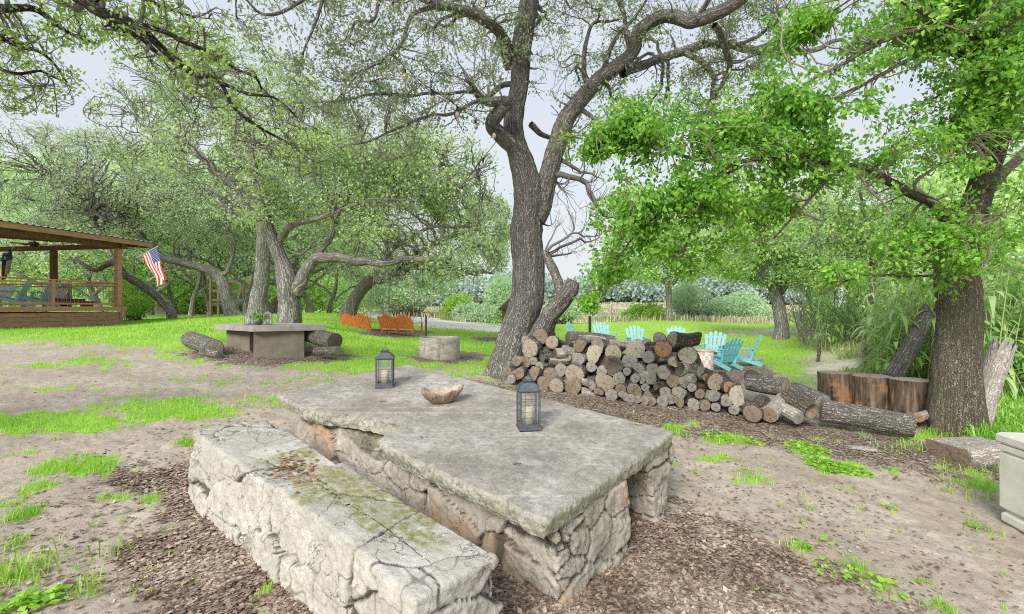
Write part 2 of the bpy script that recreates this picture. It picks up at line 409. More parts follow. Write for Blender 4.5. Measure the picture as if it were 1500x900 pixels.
def build_grass():
    mg = m_leaf('grass_blades', (.17, .38, .035), (.38, .70, .07), (.66, .86, .24), .35, 1.1)
    X = []; 
    # lawn and patches
    x, y = scatter(1500000, 2.0, 45, pw=1.)
    z = gz(x, y); g, mu, ch, fd = masks(x, y, z)
    keep = (RG.random(len(x)) < g*np.where(y < 10, .55, 1))
    x, y, z, g = x[keep], y[keep], z[keep], g[keep]
    h = (.02+.055*RG.random(len(x))**1.6)*(.5+.7*g)*np.where(y > 9, 1.1, 1.0)
    w = np.clip(.0035*(y/4), .004, .02)*RG.uniform(.7, 1.3, len(x))
    o = blades('grass', x, y, z-.004, h, w, mg, .9)
    tag(o, 'short bright green lawn grass and thin patches in the soil', 'grass', kind='stuff')
    # longer tufts
    tx = []; 
    spots = [(20, 860, .20, 60, .13), (62, 835, .12, 26, .15), (128, 870, .09, 34, .13), (8, 845, .12, 30, .14), (275, 650, .12, 60, .09), (160, 815, .1, 14, .16),
             (1425, 720, .35, 110, .13), (1450, 690, .25, 80, .13), (1400, 690, .2, 50, .10), (1340, 655, .2, 90, .10), (1375, 640, .2, 120, .14), (1440, 655, .25, 130, .2),
             (1165, 806, .1, 50, .07), (1230, 690, .16, 60, .06), (1105, 700, .2, 90, .05), (1440, 780, .15, 30, .08), (1310, 660, .3, 60, .08),
             (985, 632, .12, 90, .1), (1000, 640, .1, 50, .08), (1060, 645, .25, 120, .07), (1180, 662, .25, 110, .06)]
    for px, py, r, n, hh in spots:
        c = G(px, py)
        a = RG.uniform(0, 6.28, n); rr = r*np.sqrt(RG.random(n))*RG.random(n)**.2
        tx.append(np.stack([c[0]+rr*np.cos(a), c[1]+rr*np.sin(a), np.full(n, hh)], -1))
    for k in range(420):
        # random small tufts over the soil
        px, py = RG.uniform(0, 1500), RG.uniform(530, 880)
        if RG.random() > sstep(560, 900, py)*.0+.6: continue
        c = G(px, py); n = RG.integers(5, 16)
        a = RG.uniform(0, 6.28, n); rr = .05*np.sqrt(RG.random(n))
        U1 = np.array([.655, .755]); U2 = np.array([-.74, .673]); q = c[:2]-np.array([.159, 2.388])
        if -1 < q @ U1 < 1.7 and -.6 < q @ U2 < 3: continue
        tx.append(np.stack([c[0]+rr*np.cos(a), c[1]+rr*np.sin(a), np.full(n, RG.uniform(.02, .05))], -1))
    t = np.vstack(tx); x, y = t[:, 0], t[:, 1]; z = gz(x, y)
    o = blades('grass_tufts', x, y, z-.005, t[:, 2]*RG.uniform(.5, 1.2, len(x)), RG.uniform(.004, .009, len(x)), m_leaf('tuft_blades', (.24, .42, .05), (.42, .68, .09), (.62, .80, .24), .4, .8), .9, seg=2)
    tag(o, 'longer loose grass tufts growing out of the bare soil', 'grass', kind='stuff')
    # broad-leaf weeds
    C = []
    for px, py, r, n in ((1182, 660, .22, 260), (1215, 684, .22, 420), (1250, 692, .15, 220), (58, 885, .10, 70), (30, 890, .08, 40), (1055, 643, .2, 120), (1100, 650, .12, 90), (1300, 745, .06, 12), (1178, 806, .06, 20), (1430, 775, .05, 12), (1225, 840, .12, 50), (1290, 862, .12, 40), (1300, 690, .06, 16), (1215, 800, .06, 10)):
        c = G(px, py); a = RG.uniform(0, 6.28, n); rr = r*np.sqrt(RG.random(n))
        C.append(np.stack([c[0]+rr*np.cos(a), c[1]+rr*np.sin(a), RG.uniform(.01, .06, n)*(1-(rr/r)**2*.7)], -1))
    C = np.vstack(C); C[:, 2] += gz(C[:, 0], C[:, 1])
    o = leaves('weeds', C, .035, .018, m_leaf('weed_leaf', (.20, .42, .04), (.36, .66, .07), (.54, .80, .16), .4, 2.), None, flat=.6)
    tag(o, 'low bright green broad-leaved weeds spreading over the soil', 'weeds', kind='stuff')
    # litter: dead leaves and chips
    x, y = scatter(560000, 1.7, 11, pw=1.)
    z = gz(x, y); g, mu, ch, fd = masks(x, y, z)
    keep = RG.random(len(x)) < np.clip(mu*.75+.008+.04*(fbm(np.stack([x, y, x*0], -1)*1.3, 3, 77) > .55), 0, 1)*(1-.8*g)
    C = np.stack([x, y, z+RG.uniform(0.002, .016, len(x))], -1)[keep]
    ml = m_leaf('dead_leaf', (.11, .075, .055), (.33, .24, .18), (.62, .52, .42), .05, 3.)
    o = leaves('leaf_litter', C, .027, .0095, ml, None, flat=.8, lvar=.6)
    tag(o, 'brown fallen oak leaves and bark chips littering the soil', 'leaf litter', kind='stuff')
    # straw-coloured growth of the far field
    x, y = scatter(160000, 30, 110, -20, 34, pw=.9); z = gz(x, y); g, mu, ch, fd = masks(x, y, z)
    k = RG.random(len(x)) < fd*sstep(.38, .56, fbm(np.stack([x, y*.5, x*0], -1)*.25, 3, 91))*(1-ch); x, y, z = x[k], y[k], z[k]
    o = blades('field_grass', x, y, z-.02, RG.uniform(.15, .7, len(x)), .002*y, m_leaf('field_grass_leaf', (.34, .42, .18), (.58, .55, .36), (.76, .70, .52), .3, .15), .8, seg=2)
    tag(o, 'dry pale grass and green weeds growing over the distant field', 'grass', kind='stuff')
    # wild tall grass on the right
    x, y = scatter(150000, 5.5, 30, 20, 52, pw=.9)
    z = gz(x, y); px, py = proj(x, y, z)
    n1 = fbm(np.stack([x, y, x*0], -1)*.8, 3, 5)
    k = ((px > 1190+n1*60) & (y > 8+n1*2)) | ((px > 1425) & (y > 4.6))
    k &= RG.random(len(x)) < .75*sstep(.3, .5, n1+.15)
    k &= ~((px > 1200) & (px < 1300) & (py > 522) & (py < 556) & (n1 < .6))
    x, y, z, n1 = x[k], y[k], z[k], n1[k]
    gr = (proj(x, y, z)[0] > 1420)
    for nm_, sel in (('tall_grass', ~gr), ('rank_grass', gr)):
      mm = m_leaf('tall_grass_leaf', (.30, .46, .10), (.50, .66, .22), (.80, .76, .52), .4, .7) if nm_ == 'tall_grass' else LF_RANKG()
      o = blades(nm_, x[sel], y[sel], z[sel]-.01, RG.uniform(.12, .42, sel.sum()), .010+.0012*y[sel], mm, .9, lc=RG.random(sel.sum()), seg=2)
      tag(o, 'rough knee-high straw and green grass along the thicket' if nm_ == 'tall_grass' else 'lush bright green knee-high grass behind the cream box', 'grass', kind='stuff')
def LF_RANKG(): return m_leaf('rank_grass_leaf', (.28, .56, .08), (.45, .76, .14), (.66, .88, .28), .45, .8)

def leaves(name, C, L, W, mat, parent, flat=0., droop=0., dirs=None, fold=False, lc=None, lvar=.35, loc=None):
    n = len(C)
    a = nrm(RG.normal(size=(n, 3))) if dirs is None else nrm(dirs+RG.normal(size=(n, 3))*.55)
    a[:, 2] -= droop; a = nrm(a)
    nv = nrm(RG.normal(size=(n, 3)))
    if flat: nv = nrm(nv*(1-flat)+np.array([0, 0, 1])*flat*1.5); a = nrm(a-(a*nv).sum(-1, keepdims=True)*nv*.9)
    b = nrm(np.cross(a, nv)); s = RG.uniform(1-lvar, 1+lvar, n)[:, None]; nv = np.cross(a, b)
    l, w = a*L*s, b*W*s
    lc = RG.random(n) if lc is None else lc
    if fold:
        u = nv*W*s*.45
        V = np.stack([C, C+l*.35+w+u, C+l*.75+w*.6+u*.7, C+l, C+l*.75-w*.6+u*.7, C+l*.35-w+u], 1).reshape(-1, 3)
        i = np.arange(n)[:, None]*6
        Fs = [np.vstack([i+np.array([[0, 1, 2, 3]]), i+np.array([[0, 3, 4, 5]])])]; k = 6
    else:
        V = np.stack([C, C+l*.45+w, C+l, C+l*.45-w], 1).reshape(-1, 3)
        Fs = [np.arange(4*n).reshape(n, 4)]; k = 4
    return mesh(name, V, Fs, [mat], parent, attrs={'lc': np.repeat(lc, k)}, smooth=False, loc=loc)
# ---------------------------------------------------------------- trees
def spline(p, n):
    """Catmull-Rom through rows of p (any width), n samples, evenly spaced"""
    p = np.asarray(p, float); m = len(p)
    if m == 2: p = np.vstack([p[0], (p[0]+p[1])/2, p[1]]); m = 3
    q = np.vstack([2*p[0]-p[1], p, 2*p[-1]-p[-2]])
    t = np.linspace(0, m-1, n*4); i = np.minimum(t.astype(int), m-2); f = (t-i)[:, None]
    a, b, c, d = q[i], q[i+1], q[i+2], q[i+3]
    r = .5*(2*b+(c-a)*f+(2*a-5*b+4*c-d)*f*f+(3*b-a-3*c+d)*f**3)
    s = np.concatenate([[0], np.cumsum(np.linalg.norm(np.diff(r[:, :3], axis=0), axis=1))])
    u = np.linspace(0, s[-1], n)
    return np.stack([np.interp(u, s, r[:, k]) for k in range(r.shape[1])], -1)
def tubes(PT, R, sides):
    """PT (P,n,3) R (P,n) -> verts, quads, bark coords"""
    Pn, n, _ = PT.shape
    T = nrm(np.gradient(PT, axis=1)); mt = nrm(T.mean(1))
    ref = np.eye(3)[np.argmin(np.abs(mt), axis=1)][:, None, :]
    A = nrm(ref-(ref*T).sum(-1, keepdims=True)*T); B = np.cross(T, A)
    th = np.arange(sides)/sides*2*np.pi
    c, s = np.cos(th)[None, None, :, None], np.sin(th)[None, None, :, None]
    D = A[:, :, None]*c+B[:, :, None]*s
    V = PT[:, :, None]+D*R[:, :, None, None]
    L = np.concatenate([np.zeros((Pn, 1)), np.cumsum(np.linalg.norm(np.diff(PT, axis=1), axis=2), 1)], 1)
    r0 = np.maximum(R[:, :1], .004)
    bk = np.stack([(np.cos(th)[None, None]*r0[:, :, None]+np.arange(Pn)[:, None, None]*.37)*np.ones((1, n, 1)), np.sin(th)[None, None]*r0[:, :, None]*np.ones((1, n, 1)), L[:, :, None]*np.ones((1, 1, sides))], -1)
    i = np.arange(Pn*n*sides).reshape(Pn, n, sides); j = np.roll(i, -1, 2)
    Q = np.stack([i[:, :-1], j[:, :-1], j[:, 1:], i[:, 1:]], -1).reshape(-1, 4)
    return V.reshape(-1, 3), Q, bk.reshape(-1, 3), D.reshape(-1, 3)
def big_tube(pts, n, sides, amp, flare=0., seed=0, wig=0., cap=True, knots=0):
    p = spline(pts, n); C, r = p[:, :3], np.maximum(p[:, 3], .004)
    if wig: C = C+vn3(C*1.3, seed)*wig+vn3(C*4, seed+5)*wig*.3
    if flare:
        h = np.linalg.norm(C-C[0], axis=1); r = r*(1+flare*np.exp(-h/.28))
    V, Q, bk, D = tubes(C[None], r[None], sides)
    rr = np.repeat(r, sides)
    if amp:
        s = np.array([1, 1, .17])
        q = bk*s
        q = q+vn3(bk*np.array([1, 1, .4])*5, seed)*.05
        rid = 1-np.abs(fbm(q*24, 2, seed)*2-1)*2.2
        big = fbm(bk*np.array([1, 1, .35])*3.5, 3, seed+9)-.5
        V = V+D*(amp*rid*np.minimum(1, rr/.15)+big*rr*.42)[:, None]
        if flare:
            h = np.repeat(np.linalg.norm(C-C[0], axis=1), sides)
            ang = np.tile(np.arange(sides)/sides*6.283, n)
            V = V+D*(np.exp(-h/.22)*rr*.28*np.sin(ang*4+seed+1.5*np.sin(ang*2)))[:, None]
    F2 = [Q]
    if cap:
        V = np.vstack([V, C[-1:]]); bk = np.vstack([bk, bk[-1:]*[0, 0, 1]])
        b = (n-1)*sides
        F2.append(np.stack([np.arange(sides)+b, (np.arange(sides)+1) % sides+b, np.full(sides, len(V)-1)], -1))
    return V, F2, bk
class Acc:
    def __init__(s): s.V = []; s.Q = []; s.T = []; s.B = []; s.n = 0
    def add(s, V, Fs, bk):
        for f in Fs: (s.T if f.shape[1] == 3 else s.Q).append(f+s.n)
        s.V.append(V); s.B.append(bk); s.n += len(V)
    def build(s, name, mat, parent, loc=None, **k):
        Fs = []
        if s.Q: Fs.append(np.vstack(s.Q))
        if s.T: Fs.append(np.vstack(s.T))
        return mesh(name, np.vstack(s.V), Fs, [mat], parent, attrs={'bk': np.vstack(s.B)}, loc=loc, **k)

def nearest(A, B, pen=None):
    out = np.empty(len(A), int)
    for i in range(0, len(A), 1500):
        d = ((A[i:i+1500, None]-B[None])**2).sum(-1)
        if pen is not None: d = d*pen[None]
        out[i:i+1500] = d.argmin(1)
    return out
def sample_blobs(blobs, n, seed, gap=.45, gfreq=.9, shell=.5, soft=False):
    """blobs rows: cx,cy,cz,rx,ry,rz; keeps clumps and leaves gaps"""
    b = np.asarray(blobs, float); vol = (b[:, 3]*b[:, 4]*b[:, 5])**(2/3.); k = RG.choice(len(b), n*4, p=vol/vol.sum())
    u = nrm(RG.normal(size=(n*4, 3))); r = RG.random(n*4)**(1/3.); r = r*(1-shell)+shell*r**.3
    if soft: r = np.minimum(np.abs(RG.normal(size=n*4))*.62, 1.5)
    p = b[k, :3]+u*r[:, None]*b[k, 3:]
    w = fbm(p*gfreq, 3, seed)
    p = p[w > gap]
    return p[:n]
def connect(tg, nodes, ndir, nrad, maxlen, npts, r_rel, r_max, r_tip, wig, seed, updir=0., pen=None, bow=.4):
    k = nearest(tg, nodes, pen); p0 = nodes[k]; d = tg-p0; L = np.linalg.norm(d, axis=1)
    s = np.minimum(1, maxlen/np.maximum(L, 1e-6)); tg = p0+d*s[:, None]; L = L*s
    k1 = p0+nrm(ndir[k]+nrm(d)*.8)*(L*bow)[:, None]
    k2 = tg-nrm(d*1.0)*(L*.3)[:, None]+np.array([0, 0, updir])*L[:, None]
    t = np.linspace(0, 1, npts)[None, :, None]
    Q = (1-t)**3*p0[:, None]+3*(1-t)**2*t*k1[:, None]+3*(1-t)*t*t*k2[:, None]+t**3*tg[:, None]
    w = vn3(Q*(2.2/max(wig*6, .5)), seed)*wig+vn3(Q*7, seed+3)*wig*.45
    Q = Q+w*(np.sin(np.pi*np.clip(t, 0, .75)/1.0))*np.minimum(1, L)[:, None, None]*2
    r0 = np.minimum(nrad[k]*r_rel, r_max)*np.clip(L/maxlen+.35, .4, 1); r0 = np.maximum(r0, r_tip)
    R = r0[:, None]*(1-t[..., 0])**.8+r_tip*t[..., 0]
    return Q, R
def rblob(px, py, d, rx, ry, rd):
    c = P(px, py, d); return (c[0], c[1], c[2], rx/F*d, rd, ry/F*d)
def rlimb(rows):
    """rows px,py,d,width_px -> x,y,z,r"""
    return np.array([[*P(a, b, d), w/2/F*d] for a, b, d, w in rows])

def make_tree(name, label, cat, limbs, blobs, mbark, mtwig, mleaf, n1=50, n2=350, n3=2200, leaf=(.06, .016), perleaf=14, nleaf_extra=0, amp=.012, sides=40,
              wig=.12, gap=.45, gfreq=.9, group=None, flare=.5, droop=.1, fold=False, twigr=.003, base=None, seg=0.05, m1=6., m2=1.8, m3=.55, minz=1.6, bare=None, updir=.06, jit=.10, shell=.5, soft=False, trunk_k=.87, r1=.07, twl=None, kinds=None):
    b0 = limbs[0][0][:3] if base is None else np.asarray(base)
    root = empty(name, b0, 0, label, cat, group)
    A = Acc(); nodes = []; nd = []; nrd = []
    for i, L in enumerate(limbs):
        L = L.copy(); L[:, 3] *= trunk_k
        ln = np.linalg.norm(np.diff(L[:, :3], axis=0), axis=1).sum(); rm = L[:, 3].max()
        n = int(np.clip(ln/seg, 8, 260)); sd = int(np.clip(sides*rm/limbs[0][:, 3].max()*1.0, 8, sides))
        V, Fs, bk = big_tube(L, n, sd, amp, flare if i == 0 else 0, i+1, wig if i else wig*.3)
        A.add(V, Fs, bk+np.array([i*1.7, 0, 0]))
        C = V[:n*sd].reshape(n, sd, 3).mean(1); rr = spline(L, n)[:, 3]
        T = nrm(np.gradient(C, axis=0)); k = C[:, 2] > b0[2]+minz
        if i: k &= np.arange(n) > n*.12
        st = max(1, int(.12/seg)); k &= (np.arange(n) % st == 0)
        nodes.append(C[k]); nd.append(T[k]); nrd.append(rr[k])
    A.build('trunk', mbark, root, loc=b0)
    N0, D0, R0 = np.vstack(nodes), np.vstack(nd), np.concatenate(nrd)
    B = Acc()
    def lvl(Nd, Dd, Rd, n, ml, npts, rr, rmax, rt, w, sd, sides, skip=.25, pen=None, tg=None):
        tg = sample_blobs(blobs, n, sd, gap, gfreq, shell, soft) if tg is None else tg
        Q, R = connect(tg, Nd, Dd, Rd, ml, npts, rr, rmax, rt, w, sd, updir, pen)
        V, Qd, bk, _ = tubes(Q, R, sides); B.add(V, [Qd], bk)
        T = nrm(np.gradient(Q, axis=1)); s = int(npts*skip)
        return Q[:, s:].reshape(-1, 3), T[:, s:].reshape(-1, 3), R[:, s:].ravel(), Q, T
    a, b, c, _, _ = lvl(N0, D0, R0, n1, m1, 12, .65, r1, .008, wig*1.2, 101, 6)
    # second order from everything so far
    N1, D1, R1 = np.vstack([N0, a]), np.vstack([D0, b]), np.concatenate([R0, c])
    a2, b2, c2, _, _ = lvl(N1, D1, R1, n2, m2, 9, .6, .022, .004*twigr/.003, wig*.9, 202, 5)
    N2, D2, R2 = np.vstack([a, a2]), np.vstack([b, b2]), np.concatenate([c, c2])
    tg3 = sample_blobs(blobs, n3, 303, gap, gfreq, shell, soft)
    a3, b3, c3, Q3, T3 = lvl(N2, D2, R2, n3, m3, 6, .6, .009, twigr, wig*.55, 303, 3, tg=tg3)
    B.build('branches', mtwig, root, loc=b0)
    # leaves along the twigs
    nq = len(Q3); t = RG.random((nq, perleaf))**.7*4.99+.0; i = np.clip(t.astype(int), 0, 4); f = (t-i)[..., None]
    ii = np.arange(nq)[:, None]; C = Q3[ii, i]*(1-f)+Q3[ii, i+1]*f; D = T3[ii, i]
    if bare is not None:
        kk = bare(Q3[:, -1]); C, D = C[kk], D[kk]
    C = C.reshape(-1, 3)+RG.normal(size=(C.shape[0]*perleaf, 3))*jit*np.array([1, 1, .7]); D = D.reshape(-1, 3)
    lc = np.clip(RG.random(len(C))*.75+np.repeat(RG.random(len(C)//perleaf), perleaf)*.25, 0, 1)
    # leaf tone differs at random, by leaf and by twig
    leaves('crown', C, leaf[0], leaf[1], mleaf, root, dirs=D*.8, droop=droop, fold=fold, lc=lc, loc=b0)
    return root
BK_OAK = m_bark('oak_bark', (.075, .068, .06), (.26, .242, .218), (.42, .395, .36), 1.0)
BK_FAR = m_bark('far_oak_bark', (.09, .084, .077), (.26, .245, .225), (.48, .46, .425), .6, bump=.8)
BK_DARK = m_bark('dark_oak_bark', (.022, .021, .018), (.095, .088, .078), (.25, .235, .215), 1.3)  # darker bark for the oak over the upper left
BK_ELM = m_bark('elm_bark', (.06, .048, .035), (.25, .215, .165), (.38, .34, .275), 1.7, moss=.35, mosscol=(.22, .23, .10), st=.42)
TW_GREY = m_simple('grey_twigs', (.22, .205, .19), (.14, .13, .12), 5, rough=.9, bump=0)
TW_MID = m_simple('mid_grey_twigs', (.22, .205, .19), (.13, .12, .11), 5, rough=.9, bump=0)
TW_DARK = m_simple('dark_twigs', (.11, .10, .088), (.19, .175, .16), 5, rough=.9, bump=0)
TW_BR = m_simple('brown_twigs', (.22, .185, .14), (.30, .26, .205), 5, rough=.9, bump=0)
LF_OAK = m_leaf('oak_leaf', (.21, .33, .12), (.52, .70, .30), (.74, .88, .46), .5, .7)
LF_OAK2 = m_leaf('oak_leaf_far', (.34, .47, .24), (.56, .72, .38), (.74, .86, .52), .48, .4)  # far oaks: paler, with distance haze mixed into the leaf colour
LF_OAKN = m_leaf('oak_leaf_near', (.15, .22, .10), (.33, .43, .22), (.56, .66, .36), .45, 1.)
LF_YEL = m_leaf('oak_leaf_yellow_green', (.20, .34, .06), (.40, .64, .10), (.60, .78, .22), .45, .7)  # yellow-green leaves for one oak and several shrubs
LF_ELM = m_leaf('elm_leaf', (.07, .20, .025), (.21, .48, .05), (.50, .78, .17), .45, 2.2)
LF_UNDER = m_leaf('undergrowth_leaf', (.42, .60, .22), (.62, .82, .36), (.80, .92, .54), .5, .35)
LF_RANK = m_leaf('rank_grass', (.28, .56, .08), (.45, .76, .14), (.66, .88, .28), .45, .8)
LF_MID = m_leaf('mid_tree_leaf', (.30, .50, .15), (.52, .76, .26), (.72, .88, .42), .5, .4)
LF_BUSH = m_leaf('bush_leaf', (.32, .50, .26), (.52, .70, .42), (.70, .82, .56), .45, .4)
LF_HAZE = m_leaf('haze_tinted_leaf', (.32, .43, .38), (.43, .55, .47), (.53, .64, .55), .3, .2)  # air haze over the far trees painted into their leaf colour

def build_trees():
    # 1 the grey oak behind the woodpile
    d = 8.6
    L = [rlimb([(738, 572, 8.5, 82), (744, 540, 8.5, 70), (757, 490, 8.6, 62), (772, 440, 8.6, 60), (773, 400, 8.6, 60), (771, 340, 8.6, 58), (775, 290, 8.6, 56), (764, 240, 8.6, 46), (753, 190, 8.5, 36), (761, 120, 8.4, 33), (765, 60, 8.2, 35), (778, -10, 8.0, 34), (795, -90, 7.8, 28), (800, -190, 7.4, 18)]),
         rlimb([(783, 320, 8.6, 40), (799, 270, 8.6, 36), (815, 210, 8.5, 33), (833, 165, 8.4, 30), (868, 130, 8.2, 27), (900, 105, 8.0, 27), (925, 80, 7.9, 24), (935, 45, 7.7, 23), (970, 25, 7.5, 22), (1010, 32, 7.3, 24), (1050, 25, 7.1, 23), (1090, 0, 6.9, 20), (1140, -50, 6.6, 14)]),
         rlimb([(915, 105, 8.0, 19), (950, 95, 8.2, 17), (990, 78, 8.4, 17), (1030, 68, 8.6, 16), (1080, 72, 8.8, 15), (1130, 73, 9.0, 13), (1180, 74, 9.2, 10), (1230, 60, 9.3, 6)]),
         rlimb([(1005, 78, 8.4, 10), (1030, 95, 8.3, 10), (1047, 120, 8.3, 9), (1042, 150, 8.2, 7), (1048, 185, 8.1, 4)]),
         rlimb([(1045, 40, 7.2, 12), (1060, 70, 7.5, 11), (1068, 100, 7.8, 10), (1052, 140, 8.0, 6)]),
         rlimb([(762, 225, 8.5, 30), (735, 205, 8.3, 27), (722, 185, 8.1, 26), (730, 165, 8.0, 24), (745, 150, 8.0, 20), (738, 146, 7.9, 16)]),
         rlimb([(738, 150, 8.0, 18), (715, 148, 7.8, 19), (702, 140, 7.7, 15), (690, 125, 7.5, 9), (680, 118, 7.4, 7)]),
         rlimb([(712, 146, 7.8, 9), (690, 154, 7.5, 7), (660, 162, 7.1, 6), (620, 172, 6.7, 5), (570, 190, 6.3, 4), (520, 215, 6.0, 3)]),
         rlimb([(690, 135, 7.6, 7), (650, 138, 7.1, 6), (600, 142, 6.7, 6), (550, 140, 6.3, 5), (500, 150, 6.0, 3)]),
         rlimb([(750, 95, 8.4, 22), (735, 60, 8.1, 20), (715, 35, 7.8, 18), (680, 18, 7.4, 17), (640, 8, 7.0, 14), (605, -10, 6.6, 13), (560, -40, 6.2, 10), (500, -50, 5.8, 7)]),
         rlimb([(640, 5, 7.0, 10), (600, 20, 6.7, 8), (585, 60, 6.5, 7), (560, 90, 6.3, 5), (520, 120, 6.1, 4), (480, 160, 5.9, 3)]),
         rlimb([(560, -30, 6.2, 8), (545, 25, 6.1, 6), (520, 35, 6.0, 5), (512, 70, 5.9, 3)]),
         rlimb([(500, -50, 5.8, 8), (475, 0, 5.7, 7), (455, 45, 5.6, 5), (440, 80, 5.6, 3)]),
         rlimb([(475, -20, 5.7, 6), (420, 10, 5.5, 6), (380, 22, 5.4, 5), (355, 0, 5.3, 3)]),
         rlimb([(757, 130, 8.4, 12), (735, 125, 8.6, 10), (715, 145, 8.9, 8)]),
         rlimb([(862, 128, 8.2, 14), (855, 100, 8.1, 10), (858, 60, 8.0, 8), (870, 30, 7.9, 6), (905, 22, 7.8, 4)]),
         rlimb([(880, 110, 8.1, 10), (895, 65, 8.0, 8), (930, 25, 7.8, 5), (960, -20, 7.6, 3)]),
         rlimb([(925, 70, 7.9, 9), (915, 20, 7.8, 8), (905, -30, 7.6, 6), (900, -80, 7.4, 4)]),
         rlimb([(775, 180, 8.5, 12), (800, 198, 8.8, 10), (820, 205, 9.0, 8)]),
         rlimb([(1020, 25, 7.2, 11), (1035, -5, 7.0, 9), (1050, -60, 6.8, 6)]),
         # lower cut limb with the lumpy stub
         rlimb([(778, 510, 8.5, 46), (798, 478, 8.3, 38), (812, 448, 8.1, 34), (832, 425, 7.9, 32), (840, 412, 7.85, 24)]),
         rlimb([(820, 428, 8.0, 20), (812, 400, 8.1, 18), (803, 380, 8.2, 17), (800, 368, 8.2, 13)])]
    BL = [rblob(440, 25, 5.7, 95, 75, 1.0), rblob(560, 50, 6.2, 110, 90, 1.1), rblob(640, 110, 7.0, 110, 80, 1.2), rblob(560, 190, 6.4, 80, 50, .8), rblob(690, 60, 8.0, 80, 70, 1.2),
          rblob(720, -60, 8, 200, 110, 2.), rblob(850, 60, 8.2, 110, 90, 1.3), rblob(860, 170, 8.6, 60, 90, 1.0), rblob(1000, -40, 7.3, 170, 80, 1.5), rblob(1100, 60, 7.9, 80, 60, 1.1), rblob(1060, 120, 8.0, 60, 50, .8),
          rblob(990, 150, 8.5, 60, 50, .8), rblob(850, 300, 8.5, 50, 90, .7), rblob(500, -90, 6, 200, 80, 1.3), rblob(540, 130, 6.2, 120, 50, .8), rblob(1130, -20, 7.5, 90, 60, 1)]
    def bare(p):
        px, py = proj(p[:, 0], p[:, 1], p[:, 2])
        k = RG.random(len(p)) < .55
        return k & ~((px > 780) & (py > 215) & (px < 900))
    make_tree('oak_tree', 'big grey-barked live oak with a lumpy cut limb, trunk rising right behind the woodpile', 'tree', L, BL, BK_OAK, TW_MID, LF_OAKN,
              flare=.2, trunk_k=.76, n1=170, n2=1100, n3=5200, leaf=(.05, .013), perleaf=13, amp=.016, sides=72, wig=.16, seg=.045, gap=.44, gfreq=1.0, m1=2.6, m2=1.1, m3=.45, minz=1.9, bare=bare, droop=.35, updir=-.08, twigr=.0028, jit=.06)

    # 2 the elm / mulberry at right
    L = [rlimb([(1399, 655, 6.1, 92), (1400, 610, 6.1, 86), (1402, 560, 6.1, 76), (1404, 500, 6.1, 70), (1406, 440, 6.1, 68), (1403, 395, 6.1, 62), (1420, 330, 6.0, 48), (1445, 250, 5.9, 40), (1470, 160, 5.8, 34), (1490, 60, 5.6, 28), (1500, -60, 5.4, 20)]),
         rlimb([(1403, 420, 6.1, 36), (1395, 350, 5.95, 26), (1375, 305, 5.8, 20), (1345, 290, 5.6, 16), (1310, 268, 5.4, 15), (1275, 245, 5.2, 13), (1220, 245, 5.0, 13), (1160, 232, 4.8, 11), (1100, 235, 4.7, 9), (1060, 250, 4.7, 7), (1030, 300, 4.7, 5), (1000, 370, 4.7, 4)]),
         rlimb([(1462, 170, 5.8, 26), (1450, 90, 5.5, 20), (1420, 55, 5.2, 20), (1385, 35, 5.0, 15), (1340, 10, 4.8, 9), (1290, -20, 4.6, 6)]),
         rlimb([(1470, 140, 5.8, 12), (1445, 90, 5.6, 11), (1405, 82, 5.4, 9), (1340, 85, 5.2, 7), (1280, 115, 5.0, 6), (1220, 145, 4.9, 5), (1150, 170, 4.8, 4)]),
         rlimb([(1380, 40, 5.0, 9), (1310, 55, 4.9, 8), (1250, 90, 4.8, 7), (1190, 120, 4.8, 5), (1140, 150, 4.8, 4)]),
         rlimb([(1406, 430, 6.1, 26), (1425, 340, 6.3, 22), (1470, 260, 6.5, 18), (1540, 180, 6.7, 12)]),
         rlimb([(1090, 238, 4.7, 8), (1040, 265, 4.8, 6), (985, 300, 5.0, 5), (930, 350, 5.2, 4), (885, 410, 5.4, 3)]),
         rlimb([(1080, 240, 4.7, 7), (1000, 225, 5.0, 6), (930, 205, 5.3, 5), (860, 200, 5.6, 3)]),
         rlimb([(1400, 405, 6.0, 9), (1340, 404, 5.5, 5), (1260, 402, 5.0, 4), (1200, 430, 4.8, 3)]),
         rlimb([(1230, 245, 5.0, 7), (1180, 300, 5.0, 5), (1130, 350, 5.2, 4)])]
    BL = [rblob(1390, 20, 5.2, 170, 80, 1.0), rblob(1270, 60, 5.0, 120, 60, .8), rblob(1180, 150, 4.9, 120, 60, .7), rblob(1060, 205, 5.0, 130, 55, .7), rblob(930, 190, 5.4, 95, 50, .6),
          rblob(880, 210, 5.6, 50, 35, .4), rblob(1020, 290, 4.9, 130, 75, .7), rblob(930, 330, 5.2, 75, 60, .5), rblob(900, 400, 5.4, 50, 40, .4), rblob(1000, 375, 5.0, 80, 35, .5), rblob(1170, 240, 5.0, 120, 60, .8),
          rblob(1310, 225, 5.4, 100, 55, .8), rblob(1440, 180, 5.6, 90, 140, .9), rblob(1330, 350, 5.3, 100, 40, .6), rblob(1440, 330, 5.4, 100, 100, .8), rblob(1230, 400, 5.0, 60, 22, .4), rblob(1150, 310, 5.3, 90, 40, .5),
          rblob(1490, 100, 5.5, 50, 90, .8), rblob(1190, 40, 5.2, 60, 50, .6), rblob(1440, 230, 5.2, 60, 60, .4), rblob(1450, 100, 5.1, 60, 60, .4), rblob(1415, 350, 5.3, 60, 40, .4), rblob(866, 445, 5.4, 14, 30, .15)]
